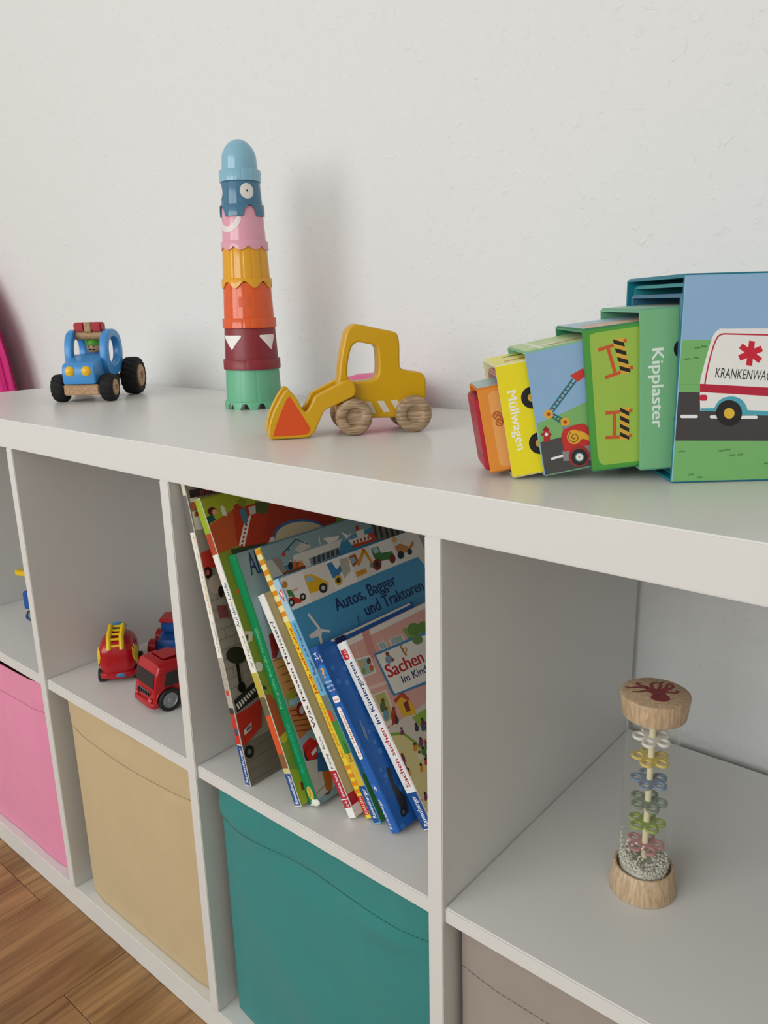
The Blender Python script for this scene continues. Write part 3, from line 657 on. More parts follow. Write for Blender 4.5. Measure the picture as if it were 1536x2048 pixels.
# ------------------------------------------------------------------ nesting picture boxes on top
PSI = math.radians(41); BA = np.array([.8464, .1160]); E1 = np.array([math.cos(PSI), math.sin(PSI)]); E2 = np.array([-math.sin(PSI), math.cos(PSI)])
def nest(s, off, z, tilt, L, Dp, H, front, top, rim, label, t=.0018, closed_left=False):
    p = BA+s*E1+off*E2
    root = empty('nesting_box', (p[0], p[1], ZT+z))
    root.rotation_mode = 'XYZ'; root.rotation_euler = (Matrix.Rotation(PSI, 3, 'Z') @ Matrix.Rotation(-math.radians(tilt), 3, 'Y')).to_euler()
    tag(root, label, 'nesting box', 'cardboard nesting boxes pulled out in a row')
    bm = bmesh.new()
    def panel(a):
        b0 = len(bm.faces); box(*a, bm=bm)
        return bm
    panel((0, L, 0, Dp, 0, t)); panel((0, L, 0, Dp, H-t, H)); panel((0, L, 0, t, t, H-t)); panel((0, L, Dp-t, Dp, t, H-t))
    x0, x1 = (0, t) if closed_left else (L-t, L)
    panel((x0, x1, t, Dp-t, t, H-t))
    for f in bm.faces:
        f.normal_update(); c = f.calc_center_median(); n = f.normal
        f.material_index = 0
        if n.y < -.9 and c.y < .0001: f.material_index = 1
        elif n.z > .9 and c.z > H-.0001: f.material_index = 2
        elif n.x < -.9 and closed_left and c.x < .0001: f.material_index = 1
    edges = [e for e in bm.edges if e.is_manifold and e.calc_length() > .03 and all((abs(v.co.y) < 1e-5 or abs(v.co.y-Dp) < 1e-5) and (abs(v.co.z) < 1e-5 or abs(v.co.z-H) < 1e-5) for v in e.verts)]
    bmesh.ops.bevel(bm, geom=edges, offset=.0012, segments=2, affect='EDGES')
    obj('shell', bm, [ink(rim), ink(front), ink(top)], root, angle=35)
    fr = Face(root, (0, 0, 0), (1, 0, 0), (0, 0, 1), (0, -1, 0), L, H, (.0008, .0013, L-.0013, H-.0013))
    tp = Face(root, (0, 0, H), (1, 0, 0), (0, 1, 0), (0, 0, 1), L, Dp, (.0008, .0013, L-.0013, Dp-.0013))
    return root, fr, tp
# ambulance box
root, fr, tp = nest(.0003, 0, .0002, .2, .150, .131, .1508, '#9fc3dc', '#1f8396', '#15788a', 'largest nesting box, printed with a white ambulance on a road', t=.0027)
fr.rect(0, 0, fr.w, fr.h, '#8fb4d6')
fr.poly([(840, 640), (2300, 600), (2300, 1060), (800, 1050)], '#79b56c', K6)
fr.poly([(700, 1435), (2400, 1435), (2400, 1900), (700, 1900)], '#79b56c', K6)
fr.poly([(700, 1050), (2400, 1070), (2400, 1440), (700, 1437)], '#433f40', K6)
fr.line([(820, 992), (990, 992)], .0004, '#64a058', K6)
for x, y in ((870, 790), (940, 780), (950, 700), (830, 1525), (1140, 1520), (1190, 1510), (1230, 1555), (1290, 1550), (900, 1710), (970, 1730), (1500, 1620), (1000, 690)):
    fr.line([(x, y+6), (x+14, y-8), (x+24, y+4), (x+36, y-8), (x+44, y+2)], .0005, '#3f6a3a', K6)
def dash(x0, x1, y): fr.poly(rrect(x0, y-13, x1, y+13, 12.9), '#f0eeea', K6)
dash(837, 977, 1245); dash(1072, 1200, 1248); dash(1310, 1452, 1251); dash(1560, 1700, 1254)
BODY = [(995, 1200), (992, 990), (1020, 860), (1070, 680), (1105, 590), (1150, 553), (1220, 547), (2000, 560), (2150, 700), (2260, 900), (2290, 1240)]
fr.poly([BODY[0]]+catmull(BODY, 3)[3:-3]+[BODY[-1]], '#eceae6', K6)
fr.line([(1033, 985), (1045, 910), (1060, 840), (1078, 765), (1100, 690), (1117, 645), (1135, 612), (1155, 595), (1185, 588), (1540, 597), (2000, 605)], .0011, '#c22c44', K6)
fr.poly([(993, 985), (2290, 1055), (2290, 1130), (993, 1050)], '#b8213c', K6)
fr.poly(rrect(990, 1072, 1052, 1120, 18), '#c8213c', K6)
fr.poly([(997, 1180), (1108, 1178), (1122, 1148), (1145, 1118), (1180, 1096), (1220, 1086), (1262, 1086), (1300, 1096), (1330, 1114), (1353, 1142), (1366, 1170), (1372, 1195), (2290, 1235), (2290, 1260), (1330, 1232), (1120, 1205), (998, 1198)], '#4fa6b8', K6)
for cx in (1225, 2050):
    fr.circ((cx, 1218 if cx < 2000 else 1240), 104, '#232021', K6); fr.circ((cx+1, 1220 if cx < 2000 else 1242), 43, '#e3b83e', K6)
cx, cy = 1396, 742
for a in (7, 67, 127):
    t = math.radians(a); ux, uy = math.sin(t), -math.cos(t); px_, py_ = -uy, ux
    fr.poly([(cx+ux*98+px_*24, cy+uy*98+py_*24), (cx+ux*98-px_*24, cy+uy*98-py_*24), (cx-ux*98-px_*24, cy-uy*98-py_*24), (cx-ux*98+px_*24, cy-uy*98+py_*24)], '#cc2138', K6)
fr.text('KRANKENWAGEN', (1113, 935), (1640, 966), '#2a2627', K6, h=.0075, weight=-.005)
fr.poly([(1800, 640), (1980, 640), (2080, 860), (1800, 860)], '#7fb2c4', K6)
fr.build('front_print')
# two boxes almost wholly inside
nest(.006, .0035, .0030, .6, .138, .122, .1420, '#3f9fae', '#4fb0b4', '#2f8f94', 'teal rimmed nesting box pushed inside the ambulance box', t=.0027)[0]
nest(.0045, .0075, .0062, 1.6, .126, .113, .1312, '#8fb4d6', '#7fb0d2', '#3b6f8c', 'light blue rimmed nesting box pushed inside the ambulance box', t=.0027)[0]
# Kipplaster
root, fr, tp = nest(-.0198, .012, .0077, 3.3, .116, .104, .1199, '#7dbd8c', '#8fc9a4', '#6fae8a', 'mint green nesting box lettered Kipplaster with black wheel edge', t=.0027)
fr.rect(0, 0, fr.w, fr.h, '#79b886')
fr.text('Kipplaster', (615, 707), (615, 1335), '#e4efe4', K6, h=.0088, weight=.03)
fr.circ((870, 710), 85, '#1f1d1e', K6); fr.circ((870, 710), 36, '#d8b04a', K6); fr.circ((870, 1270), 85, '#1f1d1e', K6)
fr.build('front_print')
tp.rect(0, 0, tp.w, tp.h, '#9fcdb4'); tp.poly([(.02, .02), (.11, .02), (.11, .08), (.03, .08)], '#b5b8b0'); tp.build('top_print')
# barriers
root, fr, tp = nest(-.0547, .016, .0066, 6.5, .104, .090, .1081, '#4f9a3f', '#a9c8d8', '#3d8a63', 'green nesting box with two striped road barriers', t=.0027)
fr.rect(0, 0, fr.w, fr.h, '#4c9b3c')
fr.poly([(115, 600), (160, 580), (560, 520), (900, 480), (900, 1600), (495, 1600), (230, 1632), (195, 1610), (180, 1550)], '#9bbd4b', K6)
def barrier(pts, legs, c='#c9562a'):
    for a, b in legs: fr.line([a, b], .0026, c, K6)
    fr.poly(pts, '#d9a83c', K6)
    tl, tr, br, bl = pts
    n = 4
    for i in range(n):
        a0, a1 = i/n, (i+.5)/n
        L = lambda p, q, t: (p[0]+(q[0]-p[0])*t, p[1]+(q[1]-p[1])*t)
        d = .14
        fr.poly([L(tl, bl, max(0, a0-.0)), L(tr, br, min(1, a0+d)), L(tr, br, min(1, a1+d)), L(tl, bl, a1)], '#1d1b1a', K6)
barrier([(300, 630), (380, 617), (443, 895), (368, 912)], [((190, 715), (300, 680)), ((262, 700), (320, 900)), ((245, 935), (370, 890)), ((385, 645), (405, 640)), ((440, 855), (457, 855))])
barrier([(357, 1172), (430, 1172), (430, 1430), (357, 1432)], [((248, 1217), (360, 1208)), ((315, 1210), (312, 1410)), ((248, 1412), (360, 1408)), ((430, 1197), (450, 1197)), ((430, 1395), (448, 1395))])
fr.build('front_print')
tp.rect(0, 0, tp.w, tp.h, '#a7c3d2'); tp.poly([(0, .0), (.09, .0), (.06, .03), (.005, .03)], '#d8ab8d'); tp.poly([(.01, .035), (.09, .035), (.09, .05), (.01, .05)], '#b7a7a0'); tp.build('top_print')
# turntable ladder fire engine
root, fr, tp = nest(-.0906, .021, .0030, 10.4, .090, .080, .0968, '#8fb4d6', '#b5cf8f', '#8cc098', 'light blue nesting box with a fire engine ladder and hydrant')
fr.rect(0, 0, fr.w, fr.h, '#8db2d4')
fr.poly([(775, 1455), (960, 1385), (1215, 1260), (1500, 1150), (1500, 1700), (790, 1630)], '#7cb068', K5)
fr.poly([(780, 1630), (1000, 1575), (1500, 1450), (1500, 2000), (800, 2000)], '#4b4848', K5)
fr.line([(890, 1335), (1090, 1060)], .0014, '#1f7a80', K5); fr.line([(918, 1350), (1120, 1080)], .0014, '#1f7a80', K5)
for k in range(8):
    t = (k+.6)/8.4; fr.line([(890+200*t, 1335-275*t), (918+202*t, 1350-270*t)], .0008, '#5d3a2a', K5)
fr.poly([(1065, 1030), (1185, 962), (1205, 1035), (1135, 1085)], '#cf3a2e', K5)
fr.line([(900, 1395), (985, 1450)], .0014, '#1f7a80', K5); fr.line([(920, 1370), (1000, 1415)], .0014, '#1f7a80', K5)
for k in range(3): fr.line([(912+25*k, 1405+15*k), (935+25*k, 1380+15*k)], .0007, '#5d3a2a', K5)
for c in ((877, 1373), (1025, 1442)): fr.circ(c, 40, '#e0a82f', K5); fr.circ(c, 17, '#b8441f', K5)
fr.poly([(1000, 1700), (1260, 1640), (1260, 1780), (1010, 1790)], '#8b8a8a', K5); fr.poly([(1000, 1480), (1065, 1470), (1065, 1500), (1000, 1510)], '#7f8a94', K5)
fr.poly([(990, 1560), (1010, 1510), (1100, 1470), (1190, 1455), (1225, 1480), (1250, 1560), (1260, 1640), (1100, 1690), (1015, 1710)], '#c42f2c', K5)
fr.poly([(1150, 1520), (1190, 1530), (1260, 1580), (1260, 1620), (1190, 1590), (1150, 1600)], '#e3ab33', K5); fr.circ((1105, 1575), 64, '#e3ab33', K5)
sp_ = [(1105+math.cos(a*.5)*(6+a*2.3), 1578+math.sin(a*.5)*(6+a*2.3)) for a in range(0, 22)]; fr.line(sp_, .0007, '#7a5a1a', K5)
fr.circ((1150, 1745), 95, '#a02e2c', K5); fr.circ((1152, 1755), 74, '#2a2829', K5); fr.circ((1152, 1755), 40, '#4f9296', K5); fr.circ((1152, 1755), 32, '#e9e7e2', K5); fr.circ((1152, 1755), 8, '#c98a7a', K5)
fr.poly([(897, 1762), (1005, 1732), (1008, 1752), (903, 1782)], '#eeece8', K5)
fr.poly([(832, 1620), (838, 1500), (880, 1500), (892, 1615)], '#b5262c', K5); fr.poly([(820, 1525), (850, 1478), (885, 1515)], '#8f1c24', K5); fr.circ((856, 1553), 48, '#a5222a', K5, 20); fr.circ((857, 1553), 16, '#e9e3de', K5)
fr.build('front_print')
tp.rect(0, 0, tp.w, tp.h, '#b7cd92'); tp.rect(.008, .025, .03, .03, '#e6ead8'); tp.poly([(.02, .012), (.07, .02), (.07, .026), (.022, .018)], '#b5574a'); tp.poly([(.012, 0), (.016, 0), (.016, .08), (.012, .08)], '#d9e2c8'); tp.build('top_print')
# Müllwagen
root, fr, tp = nest(-.1141, .0255, .0012, 9.9, .082, .0715, .0886, '#f0dc1e', '#e9df5a', '#e6e2b8', 'yellow nesting box lettered Müllwagen with black wheels')
fr.rect(0, 0, fr.w, fr.h, '#efdd20')
fr.text('Müllwagen', (505, 1175), (600, 1695), '#f4f1e4', K5, h=.0074, weight=.03)
for c in ((730, 1225), (800, 1630)): fr.circ(c, 98, '#1c1a1b', K5); fr.circ(c, 38, '#d8ab4a', K5)
fr.build('front_print')
tp.rect(0, 0, tp.w, tp.h, '#e7de6c'); tp.poly([(.012, .045), (.06, .05), (.06, .058), (.016, .053)], '#4a6a4a'); tp.poly([(.008, .012), (.05, .016), (.05, .023), (.01, .018)], '#b5574a'); tp.build('top_print')
# box between yellow and orange: only its salmon rim shows inside the yellow opening
nest(-.1125, .0295, .0038, 9.9, .072, .0615, .0785, '#d9a08c', '#dba896', '#b98a80', 'salmon pink rimmed nesting box pushed inside the yellow box', t=.0027)
# orange
root, fr, tp = nest(-.1301, .0345, .0036, 10, .064, .0515, .0679, '#e8953a', '#a9c4c0', '#d8842f', 'small orange nesting box with a pale panel and a dotted motif')
fr.rect(0, 0, fr.w, fr.h, '#e58f33')
fr.poly([(335, 1200), (370, 1170), (600, 1130), (700, 1800), (470, 1835), (440, 1810)], '#e9a65c', K5)
fr.circ((420, 1385), 42, '#a8502a', K5, 38); fr.circ((420, 1385), 34, '#dd8f45', K5, 30); fr.circ((440, 1450), 34, '#a8502a', K5, 32); fr.circ((440, 1450), 26, '#dd8f45', K5, 24); fr.line([(395, 1370), (460, 1395)], .0007, '#a8502a', K5); fr.line([(400, 1410), (440, 1360)], .0007, '#a8502a', K5); fr.line([(420, 1440), (465, 1465)], .0007, '#a8502a', K5); fr.circ((490, 1420), 34, '#a8502a', K5, 30)
fr.build('front_print')
tp.rect(0, 0, tp.w, tp.h, '#a7c2bc'); tp.poly([(.01, .01), (.06, .012), (.06, .03), (.02, .028)], '#b49ab0'); tp.build('top_print')
# red
root, fr, tp = nest(-.1337, .0375, .0054, 10, .052, .0455, .0584, '#b8243a', '#a32030', '#9c1c30', 'smallest nesting box, plain dark red with a closed end', closed_left=True)
lf = Face(root, (0, .0455, 0), (0, -1, 0), (0, 0, 1), (-1, 0, 0), .0455, .0584, (.001, .001, .0445, .0574))
lf.rect(.004, .004, .0415, .054, '#a01a33'); lf.rect(.001, .011, .0445, .0125, '#5a1220'); lf.rect(.001, .0075, .0445, .0085, '#5a1220'); lf.build('end_print')

# ------------------------------------------------------------------ stacking cup tower
TX, TY = .1986, .2658; PHC = math.radians(-40.2)
def cup(name, z0, rimtop, r_rim, r_b, r_t, ztop, col, label, edge=None, dome=False, flute=0, fl_rim=0, fl_d=.0006, rough=.13, arch=None):
    """z0 rim bottom; rimtop; body r_b..r_t up to ztop"""
    m = mat('cup_'+col.strip('#'), col, rough, .5, .015, 30)
    root = tag(empty(name, (TX, TY, ZT+z0)), label, 'stacking cup', 'stacking cups of the tower')
    n = 160; bm = bmesh.new(); h = ztop-z0; hr = rimtop-z0
    prof = [(r_b, hr-.001)]
    if dome:
        prof += [(r_b, hr+.002), (r_t, hr+.011)]
        zc = hr+.011; R = h-zc
        prof += [(r_t*math.cos(a*PI/24), zc+R*math.sin(a*PI/24)) for a in range(1, 13)]
        prof[-1] = (0, h)
    else: prof += [(r_t+.0006, h-.002), (r_t, h-.0006), (r_t-.0012, h), (0, h)]
    rings = []
    for r, z in prof:
        if r < 1e-6: rings.append([bm.verts.new((0, 0, z))]*n); continue
        row = []
        for i in range(n):
            a = 2*PI*i/n; rr = r
            if flute and not dome:
                g = abs(((a*flute/(2*PI)) % 1)-.5)*2
                rr -= fl_d*max(0, (g-.82)/.18)
            row.append(bm.verts.new((rr*math.cos(a), rr*math.sin(a), z)))
        rings.append(row)
    for a, b in zip(rings, rings[1:]):
        for i in range(n):
            j = (i+1) % n; vs = []
            for v in (a[i], a[j], b[j], b[i]):
                if v not in vs: vs.append(v)
            bm.faces.new(vs)
    body = obj('body', bm, m, root, angle=50)
    # rim skirt with its own lower edge
    bm = bmesh.new(); O, I, TO = [], [], []
    ti = r_rim-.0016
    for i in range(n):
        a = 2*PI*i/n; e = edge(a) if edge else 0; rr = r_rim
        if fl_rim:
            g = abs(((a*fl_rim/(2*PI)) % 1)-.5)*2; rr -= .0005*max(0, (g-.86)/.14)
        c, s = math.cos(a), math.sin(a)
        O.append(((rr*c, rr*s, e), (rr*c, rr*s, hr-.0006), ((rr-.0006)*c, (rr-.0006)*s, hr), ((r_b-.001)*c, (r_b-.001)*s, hr), (ti*c, ti*s, hr-.0016), (ti*c, ti*s, e)))
    V = [[bm.verts.new(p) for p in q] for q in O]
    for i in range(n):
        j = (i+1) % n
        for k in range(6): bm.faces.new((V[i][k], V[j][k], V[j][(k+1) % 6], V[i][(k+1) % 6]))
    obj('rim', bm, m, root, angle=50)
    return root, body
def on_cup(root, body, pts, c, rfun, name, off=.0004, rings=8):
    """star-shaped patch; pts are (phi deg relative to camera, height above cup rim)"""
    dense = []
    for i, p in enumerate(pts):
        q = pts[(i+1) % len(pts)]; k = max(1, int(math.ceil(abs(q[0]-p[0])/4)))
        dense += [(p[0]+(q[0]-p[0])*t/k, p[1]+(q[1]-p[1])*t/k) for t in range(k)]
    pts = dense; cx = sum(p[0] for p in pts)/len(pts); cz = sum(p[1] for p in pts)/len(pts)
    bm = bmesh.new()
    def P(ph, z):
        a = PHC+math.radians(ph); r = rfun(z)+off
        return bm.verts.new((r*math.cos(a), r*math.sin(a), z))
    ce = P(cx, cz); prev = None
    for k in range(1, rings+1):
        t = k/rings; row = [P(cx+(p[0]-cx)*t, cz+(p[1]-cz)*t) for p in pts]; n = len(row)
        for i in range(n):
            if prev is None: bm.faces.new((ce, row[i], row[(i+1) % n]))
            else: bm.faces.new((prev[i], row[i], row[(i+1) % n], prev[(i+1) % n]))
        prev = row
    return obj(name, bm, ink(c), root, angle=60)
def rfun(z0, rimtop, r_b, r_t, ztop): return lambda z: r_b+(r_t+.0006-r_b)*(z-(rimtop-z0-.001))/((ztop-z0-.002)-(rimtop-z0-.001))
def scal(n, amp, ph=0): return lambda a: amp*(1-abs(math.sin((a-PHC+ph)*n/2)))
def wavy(n, amp, ph=0): return lambda a: amp*.5*(1+math.cos((a-PHC+ph)*n))
def archf(n, h, wd=.3, ph=0):
    def f(a):
        g = ((a-PHC+ph)*n/(2*PI)) % 1; g = abs(g-.5)/.5      # 0 centre of arch
        return h*math.sqrt(max(0, 1-(g/wd)**2)) if g < wd else 0
    return f
cup('stacking_cup', 0, .0105, .0405, .0384, .0358, .0600, '#66b089', 'green paneled stacking cup with arches at the foot of the tower', archf(11, .0088, .52, .055), flute=11, rough=.4)
cup_r, b_ = cup('stacking_cup', .0535, .0668, .0390, .0364, .0336, .1150, '#84202b', 'dark red stacking cup with white triangles', fl_rim=28, rough=.42)
rf = rfun(.0535, .0668, .0364, .0336, .1150)
on_cup(cup_r, b_, [(-74, .0455), (-50, .0455), (-22, .0455), (-20.5, .0435), (-33, .035), (-44, .0268), (-46, .0268), (-60, .036), (-76, .0438)], '#eeebe6', rf, 'white_triangle')
on_cup(cup_r, b_, [(21, .0455), (40, .0457), (62, .0455), (63, .043), (55, .034), (49, .0262), (46.5, .0262), (33, .035), (19.5, .0438)], '#eeebe6', rf, 'white_triangle')
cup_o, b_ = cup('stacking_cup', .1082, .1212, .0364, .0340, .0314, .1680, '#dd5a22', 'plain orange stacking cup with a grooved rim', fl_rim=20)
rf = rfun(.1082, .1212, .0340, .0314, .1680)
on_cup(cup_o, b_, [(-22, .0405), (-9, .0405), (4, .0405), (4, .0335), (4, .0275), (-9, .0275), (-22, .0275), (-22, .0335)], '#d95a28', rf, 'embossed_square', off=.0002)
cup('stacking_cup', .1597, .1728, .0338, .0316, .0290, .2160, '#e0a01a', 'yellow fluted stacking cup with a wavy rim', wavy(8, .0085, .094), flute=15, fl_d=.0009)
cup_p, b_ = cup('stacking_cup', .2080, .2200, .0315, .0290, .0262, .2640, '#df9fb0', 'pink stacking cup with a white smile', scal(10, .0052, -.16))
rf = rfun(.2080, .2200, .0290, .0262, .2640)
cl = [(-83, .0385), (-76, .0335), (-66, .0292), (-56, .0268), (-45, .0262), (-34, .0272), (-25, .0298), (-17, .0335), (-12, .038)]
up_, dn = [], []
for i, (a, z) in enumerate(cl):
    t = i/(len(cl)-1); wv = .0037; dx = (cl[min(i+1, 8)][0]-cl[max(i-1, 0)][0])*.0005; dz = cl[min(i+1, 8)][1]-cl[max(i-1, 0)][1]; l = math.hypot(dx, dz)
    nx, nz = -dz/l, dx/l
    up_.append((a+nx*wv/.0005, z+nz*wv)); dn.append((a-nx*wv/.0005, z-nz*wv))
bm = bmesh.new(); prev = None
for (a0, z0), (a1, z1) in zip(up_, dn):
    row = []
    for k in range(7):
        t = k/6; a, z = a0+(a1-a0)*t, z0+(z1-z0)*t; r = rf(z)+.00035; an = PHC+math.radians(a); row.append(bm.verts.new((r*math.cos(an), r*math.sin(an), z)))
    if prev:
        for k in range(6): bm.faces.new((prev[k], prev[k+1], row[k+1], row[k]))
    prev = row
(a0, z0) = cl[-1]
def SP(a, z): r = rf(z)+.00036; an = PHC+math.radians(a); return bm.verts.new((r*math.cos(an), r*math.sin(an), z))
ce = SP(a0, z0); prev = None
for k in (1, 2, 3):
    row = [SP(a0+wv/.0005*k/3*math.cos(2*PI*i/24), z0+wv*k/3*math.sin(2*PI*i/24)) for i in range(24)]
    for i in range(24):
        if prev is None: bm.faces.new((ce, row[i], row[(i+1) % 24]))
        else: bm.faces.new((prev[i], row[i], row[(i+1) % 24], prev[(i+1) % 24]))
    prev = row
obj('smile', bm, ink('#e4dad6'), cup_p, angle=60)
cup_b, b_ = cup('stacking_cup', .2505, .2650, .0293, .0268, .0246, .3010, '#3f7391', 'dark blue stacking cup with two round white eyes', archf(4, .0128, .41, .422))
rf = rfun(.2505, .2650, .0268, .0246, .3010)
for ph in (17, -84):
    on_cup(cup_b, b_, [(ph+20*math.cos(2*PI*i/24), .0300+.0095*math.sin(2*PI*i/24)) for i in range(24)], '#e2dfdb', rf, 'eye')
    on_cup(cup_b, b_, [(ph+2.4*math.cos(2*PI*i/12), .0300+.0013*math.sin(2*PI*i/12)) for i in range(12)], '#1a1a1a', rf, 'pupil', off=.0006, rings=2)
cup('stacking_cup', .2935, .3075, .0272, .0236, .0229, .3460, '#86b6cb', 'light blue domed cap with a ribbed rim on the tower top', dome=True, fl_rim=20)

# ------------------------------------------------------------------ wooden loader
LY = mat('yellow_lacquer', '#d2a009', .32, .4, .02, 40, coat=.1)
BEECH = wood('beech_wheel', '#84694c', '#bda182', 420, (.10, .4, 1), .55)
ld = tag(empty('toy_loader', (.4944, .1521, ZT), (0, 0, math.radians(52))), 'yellow wooden toy wheel loader with orange scoop side', 'toy loader')
mm_ = lambda pts: [(x/1000, y/1000) for x, y in pts]
body = mm_([(3.8, 115.2), (-3.6, 109.5), (-7.3, 97.6), (-10.3, 86.2), (-12.9, 70.9), (-15.2, 54.2), (-16.6, 41.2), (-17.7, 30.7), (-15.6, 20.0), (-10, 16.9), (0.6, 16.6), (22.2, 16.2), (40.0, 15.8), (60, 15.4), (74, 16), (80.2, 20), (80.8, 26.0), (80.9, 34.7), (81.0, 44.8), (80.8, 54.1), (79.2, 59.5), (75.1, 62.9), (66, 64.6), (58.1, 66.2), (54.0, 68.3), (52.3, 72.3), (52.4, 90.5), (51.9, 98.2), (50.0, 104.1), (44.7, 107.2), (30.1, 110.4), (10.4, 115.0)])
winp = mm_([(1.8, 93.5), (5.9, 96.5), (9.8, 96.8), (24.3, 93.7), (27.6, 91.3), (28.8, 86.1), (29.2, 75.8), (28.9, 65.4), (26.8, 60.3), (22.0, 57.2), (8.5, 55.8), (0.5, 56.4), (-2.7, 58.9), (-4.8, 64.1), (-3.8, 75.7), (-1.1, 87.2)])
arm = mm_([(-5.5, 59.0), (-10.1, 58.4), (-14.1, 56.2), (-39.4, 44.5), (-43.5, 39.5), (-47.1, 33.2), (-51.2, 28.0), (-53.8, 29.0), (-56.8, 33.7), (-60.3, 41.6), (-65.1, 48.2), (-68.7, 51.2), (-72.0, 50.4), (-78.2, 42.4), (-85.3, 29.9), (-89.8, 18.5), (-91.8, 8), (-91, 3), (-87.1, 1), (-67.7, .6), (-52.0, 1), (-47.3, 3), (-43.8, 6.5), (-38.0, 17.1), (-33.7, 26.1), (-29.6, 29.8), (-13.6, 36.2), (-1.5, 41.5), (1.3, 45.2), (1.7, 50.4), (-0.3, 55.7), (-2.9, 58.1)])
tri = mm_([(-68.5, 44.5), (-66.6, 43.8), (-65.4, 41.2), (-49.4, 13.2), (-48.6, 9), (-50.4, 5.6), (-54.4, 4.2), (-85.6, 4), (-86.7, 6), (-84.4, 13.4), (-77.6, 29.5), (-71.9, 40.8)])
BY0, BY1 = .0125, .0395
obj('body', plate([catmull(body, 3), catmull(winp, 3)[::-1]], BY1-BY0, .0022, Matrix.Translation((0, BY1, 0)) @ XZ), LY, ld, angle=50)
for y in (.0105, .0505): obj('scoop_arm', plate([catmull(arm, 3)], .009, .0014, Matrix.Translation((0, y, 0)) @ XZ), LY, ld, angle=50)
# scoop floor between the two side plates
obj('scoop_blade', plate([mm_([(-88, 3), (-50, 3), (-48, 6), (-62, 36), (-65, 36), (-53, 8), (-88, 7)])], .031, .0006, Matrix.Translation((0, .0415, 0)) @ XZ), mat('orange_lacquer', '#d8521c', .35, .5, .02), ld)
for y, n in ((.0015, -1), (.0505, 1)):
    f = Face(ld, (0, y if n < 0 else y, 0), (1, 0, 0), (0, 0, 1), (0, n, 0), 1, 1, (-1, -1, 1, 1))
    f.poly(catmull(tri, 3), '#dc4f18'); f.build('scoop_panel')
f = Face(ld, (0, BY0, 0), (1, 0, 0), (0, 0, 1), (0, -1, 0), 1, 1, (-1, -1, 1, 1))
for q in ([(26.1, 34.6), (33.6, 34.5), (40.4, 22.3), (33.3, 22.1)], [(41.1, 34.6), (48.6, 35.0), (55.3, 21.8), (48.4, 21.6)], [(11.9, 34.6), (19.3, 34.3), (24.8, 22.0), (17.6, 22.1)]): f.poly(mm_(q), '#d8cfc0')
f.build('warning_stripes')
def lwheel():
    return lathe([(0.0001, .004), (.0075, .004), (.0085, .0035), (.0098, .0006), (.0108, 0), (.0165, 0), (.0186, .0012), (.0198, .0038), (.0198, .0090), (.0188, .0112), (.0165, .012), (.0001, .012)], 56, cap=False)
wm = None
for x in (-.0005, .0650):
    for y, flip in ((0, 0), (.052, 1)):
        M_ = T(x, y, .0198) @ Matrix.Rotation(-PI/2 if not flip else PI/2, 4, 'X') @ Matrix.Rotation(random.uniform(0, 3), 4, 'Z')
        bm = lwheel(); bmesh.ops.transform(bm, matrix=M_ @ Matrix.Identity(4), verts=bm.verts)
        # local axis: keep object-space grain across the wheel
        obj('wheel', bm, BEECH, ld, angle=35)
    obj('axle', lathe([(.004, .010), (.004, .042)], 16, M=T(x, 0, .0198) @ Matrix.Rotation(-PI/2, 4, 'X')), BEECH, ld)
obj('arm_pivot', lathe([(.0034, .004), (.0034, .0475)], 16, M=T(-.006, .0004, .049) @ Matrix.Rotation(-PI/2, 4, 'X')), LY, ld)

# pink toy behind the loader
pk = tag(empty('pink_toy_bowl', (.376, .322, ZT)), 'pink upturned toy bowl standing between the loader and the wall', 'toy bowl')
PKM = mat('pink_plastic', '#e0508a', .4, .5, .03)
obj('bowl', lathe([(.051, 0), (.054, .001), (.0545, .004), (.053, .012), (.051, .026), (.047, .037), (.039, .0435), (.025, .0470), (.0001, .0482)], 48, cap=False), PKM, pk, angle=60)
obj('rim', lathe([(.0535, 0), (.0562, .0005), (.0568, .0025), (.0555, .0045), (.0535, .0045)], 48, cap=False), PKM, pk, angle=60)

# ------------------------------------------------------------------ blue wooden tractor
tr = tag(empty('toy_tractor', (-.1206, .211, ZT), (0, 0, math.radians(-50.5))), 'blue wooden toy tractor with black rubber tyres and green capped driver', 'toy tractor')
TB = mat('blue_lacquer', '#3f8fd0', .32, .5, .03, 40); TW = wood('tractor_beech', '#a07d58', '#bd9770', 300, (.10, 1, 1), .55)
RUB = mat('black_rubber', '#1b1b1c', .75, .3, .1, 60, .15, 300)
obj('chassis', box(-.055, .050, -.019, .019, .014, .030), TW, tr, bevel=.0015)
obj('front_beam', box(.046, .066, -.027, .027, .011, .0275), TW, tr, bevel=.0015)
hood = [(.070, .030), (.071, .044), (.069, .054), (.062, .0595), (.030, .0665), (.012, .0675), (.012, .032), (.05, .0285), (.066, .0285)]
obj('hood', plate([catmull(hood, 3)], .050, .003, Matrix.Translation((0, .025, 0)) @ XZ), TB, tr, angle=50)
for y in (-.0125, .0125):
    hl = obj('headlight', lathe([(.0078, 0), (.0078, .001), (.0062, .003), (.0035, .0043), (.0001, .0048)], 24, M=T(.0695, y, .0475, ry=math.radians(90)), cap=False), mat('lamp_yellow', '#e8b51c', .3), tr)
ring = [(.030, .046), (.033, .060), (.032, .078), (.026, .094), (.015, .104), (.000, .1075), (-.018, .106), (-.032, .099), (-.040, .086), (-.041, .068), (-.034, .050), (-.020, .040), (.002, .036), (.020, .038)]
hole = [(.018, .062), (.020, .076), (.014, .089), (.002, .095), (-.014, .094), (-.025, .086), (-.027, .072), (-.021, .060), (-.006, .054), (.008, .054)]
for y in (-.0215, .0335): obj('cab_side', plate([catmull(ring, 4), catmull(hole, 4)[::-1]], .012, .0025, Matrix.Translation((0, y, 0)) @ XZ), TB, tr, angle=50)
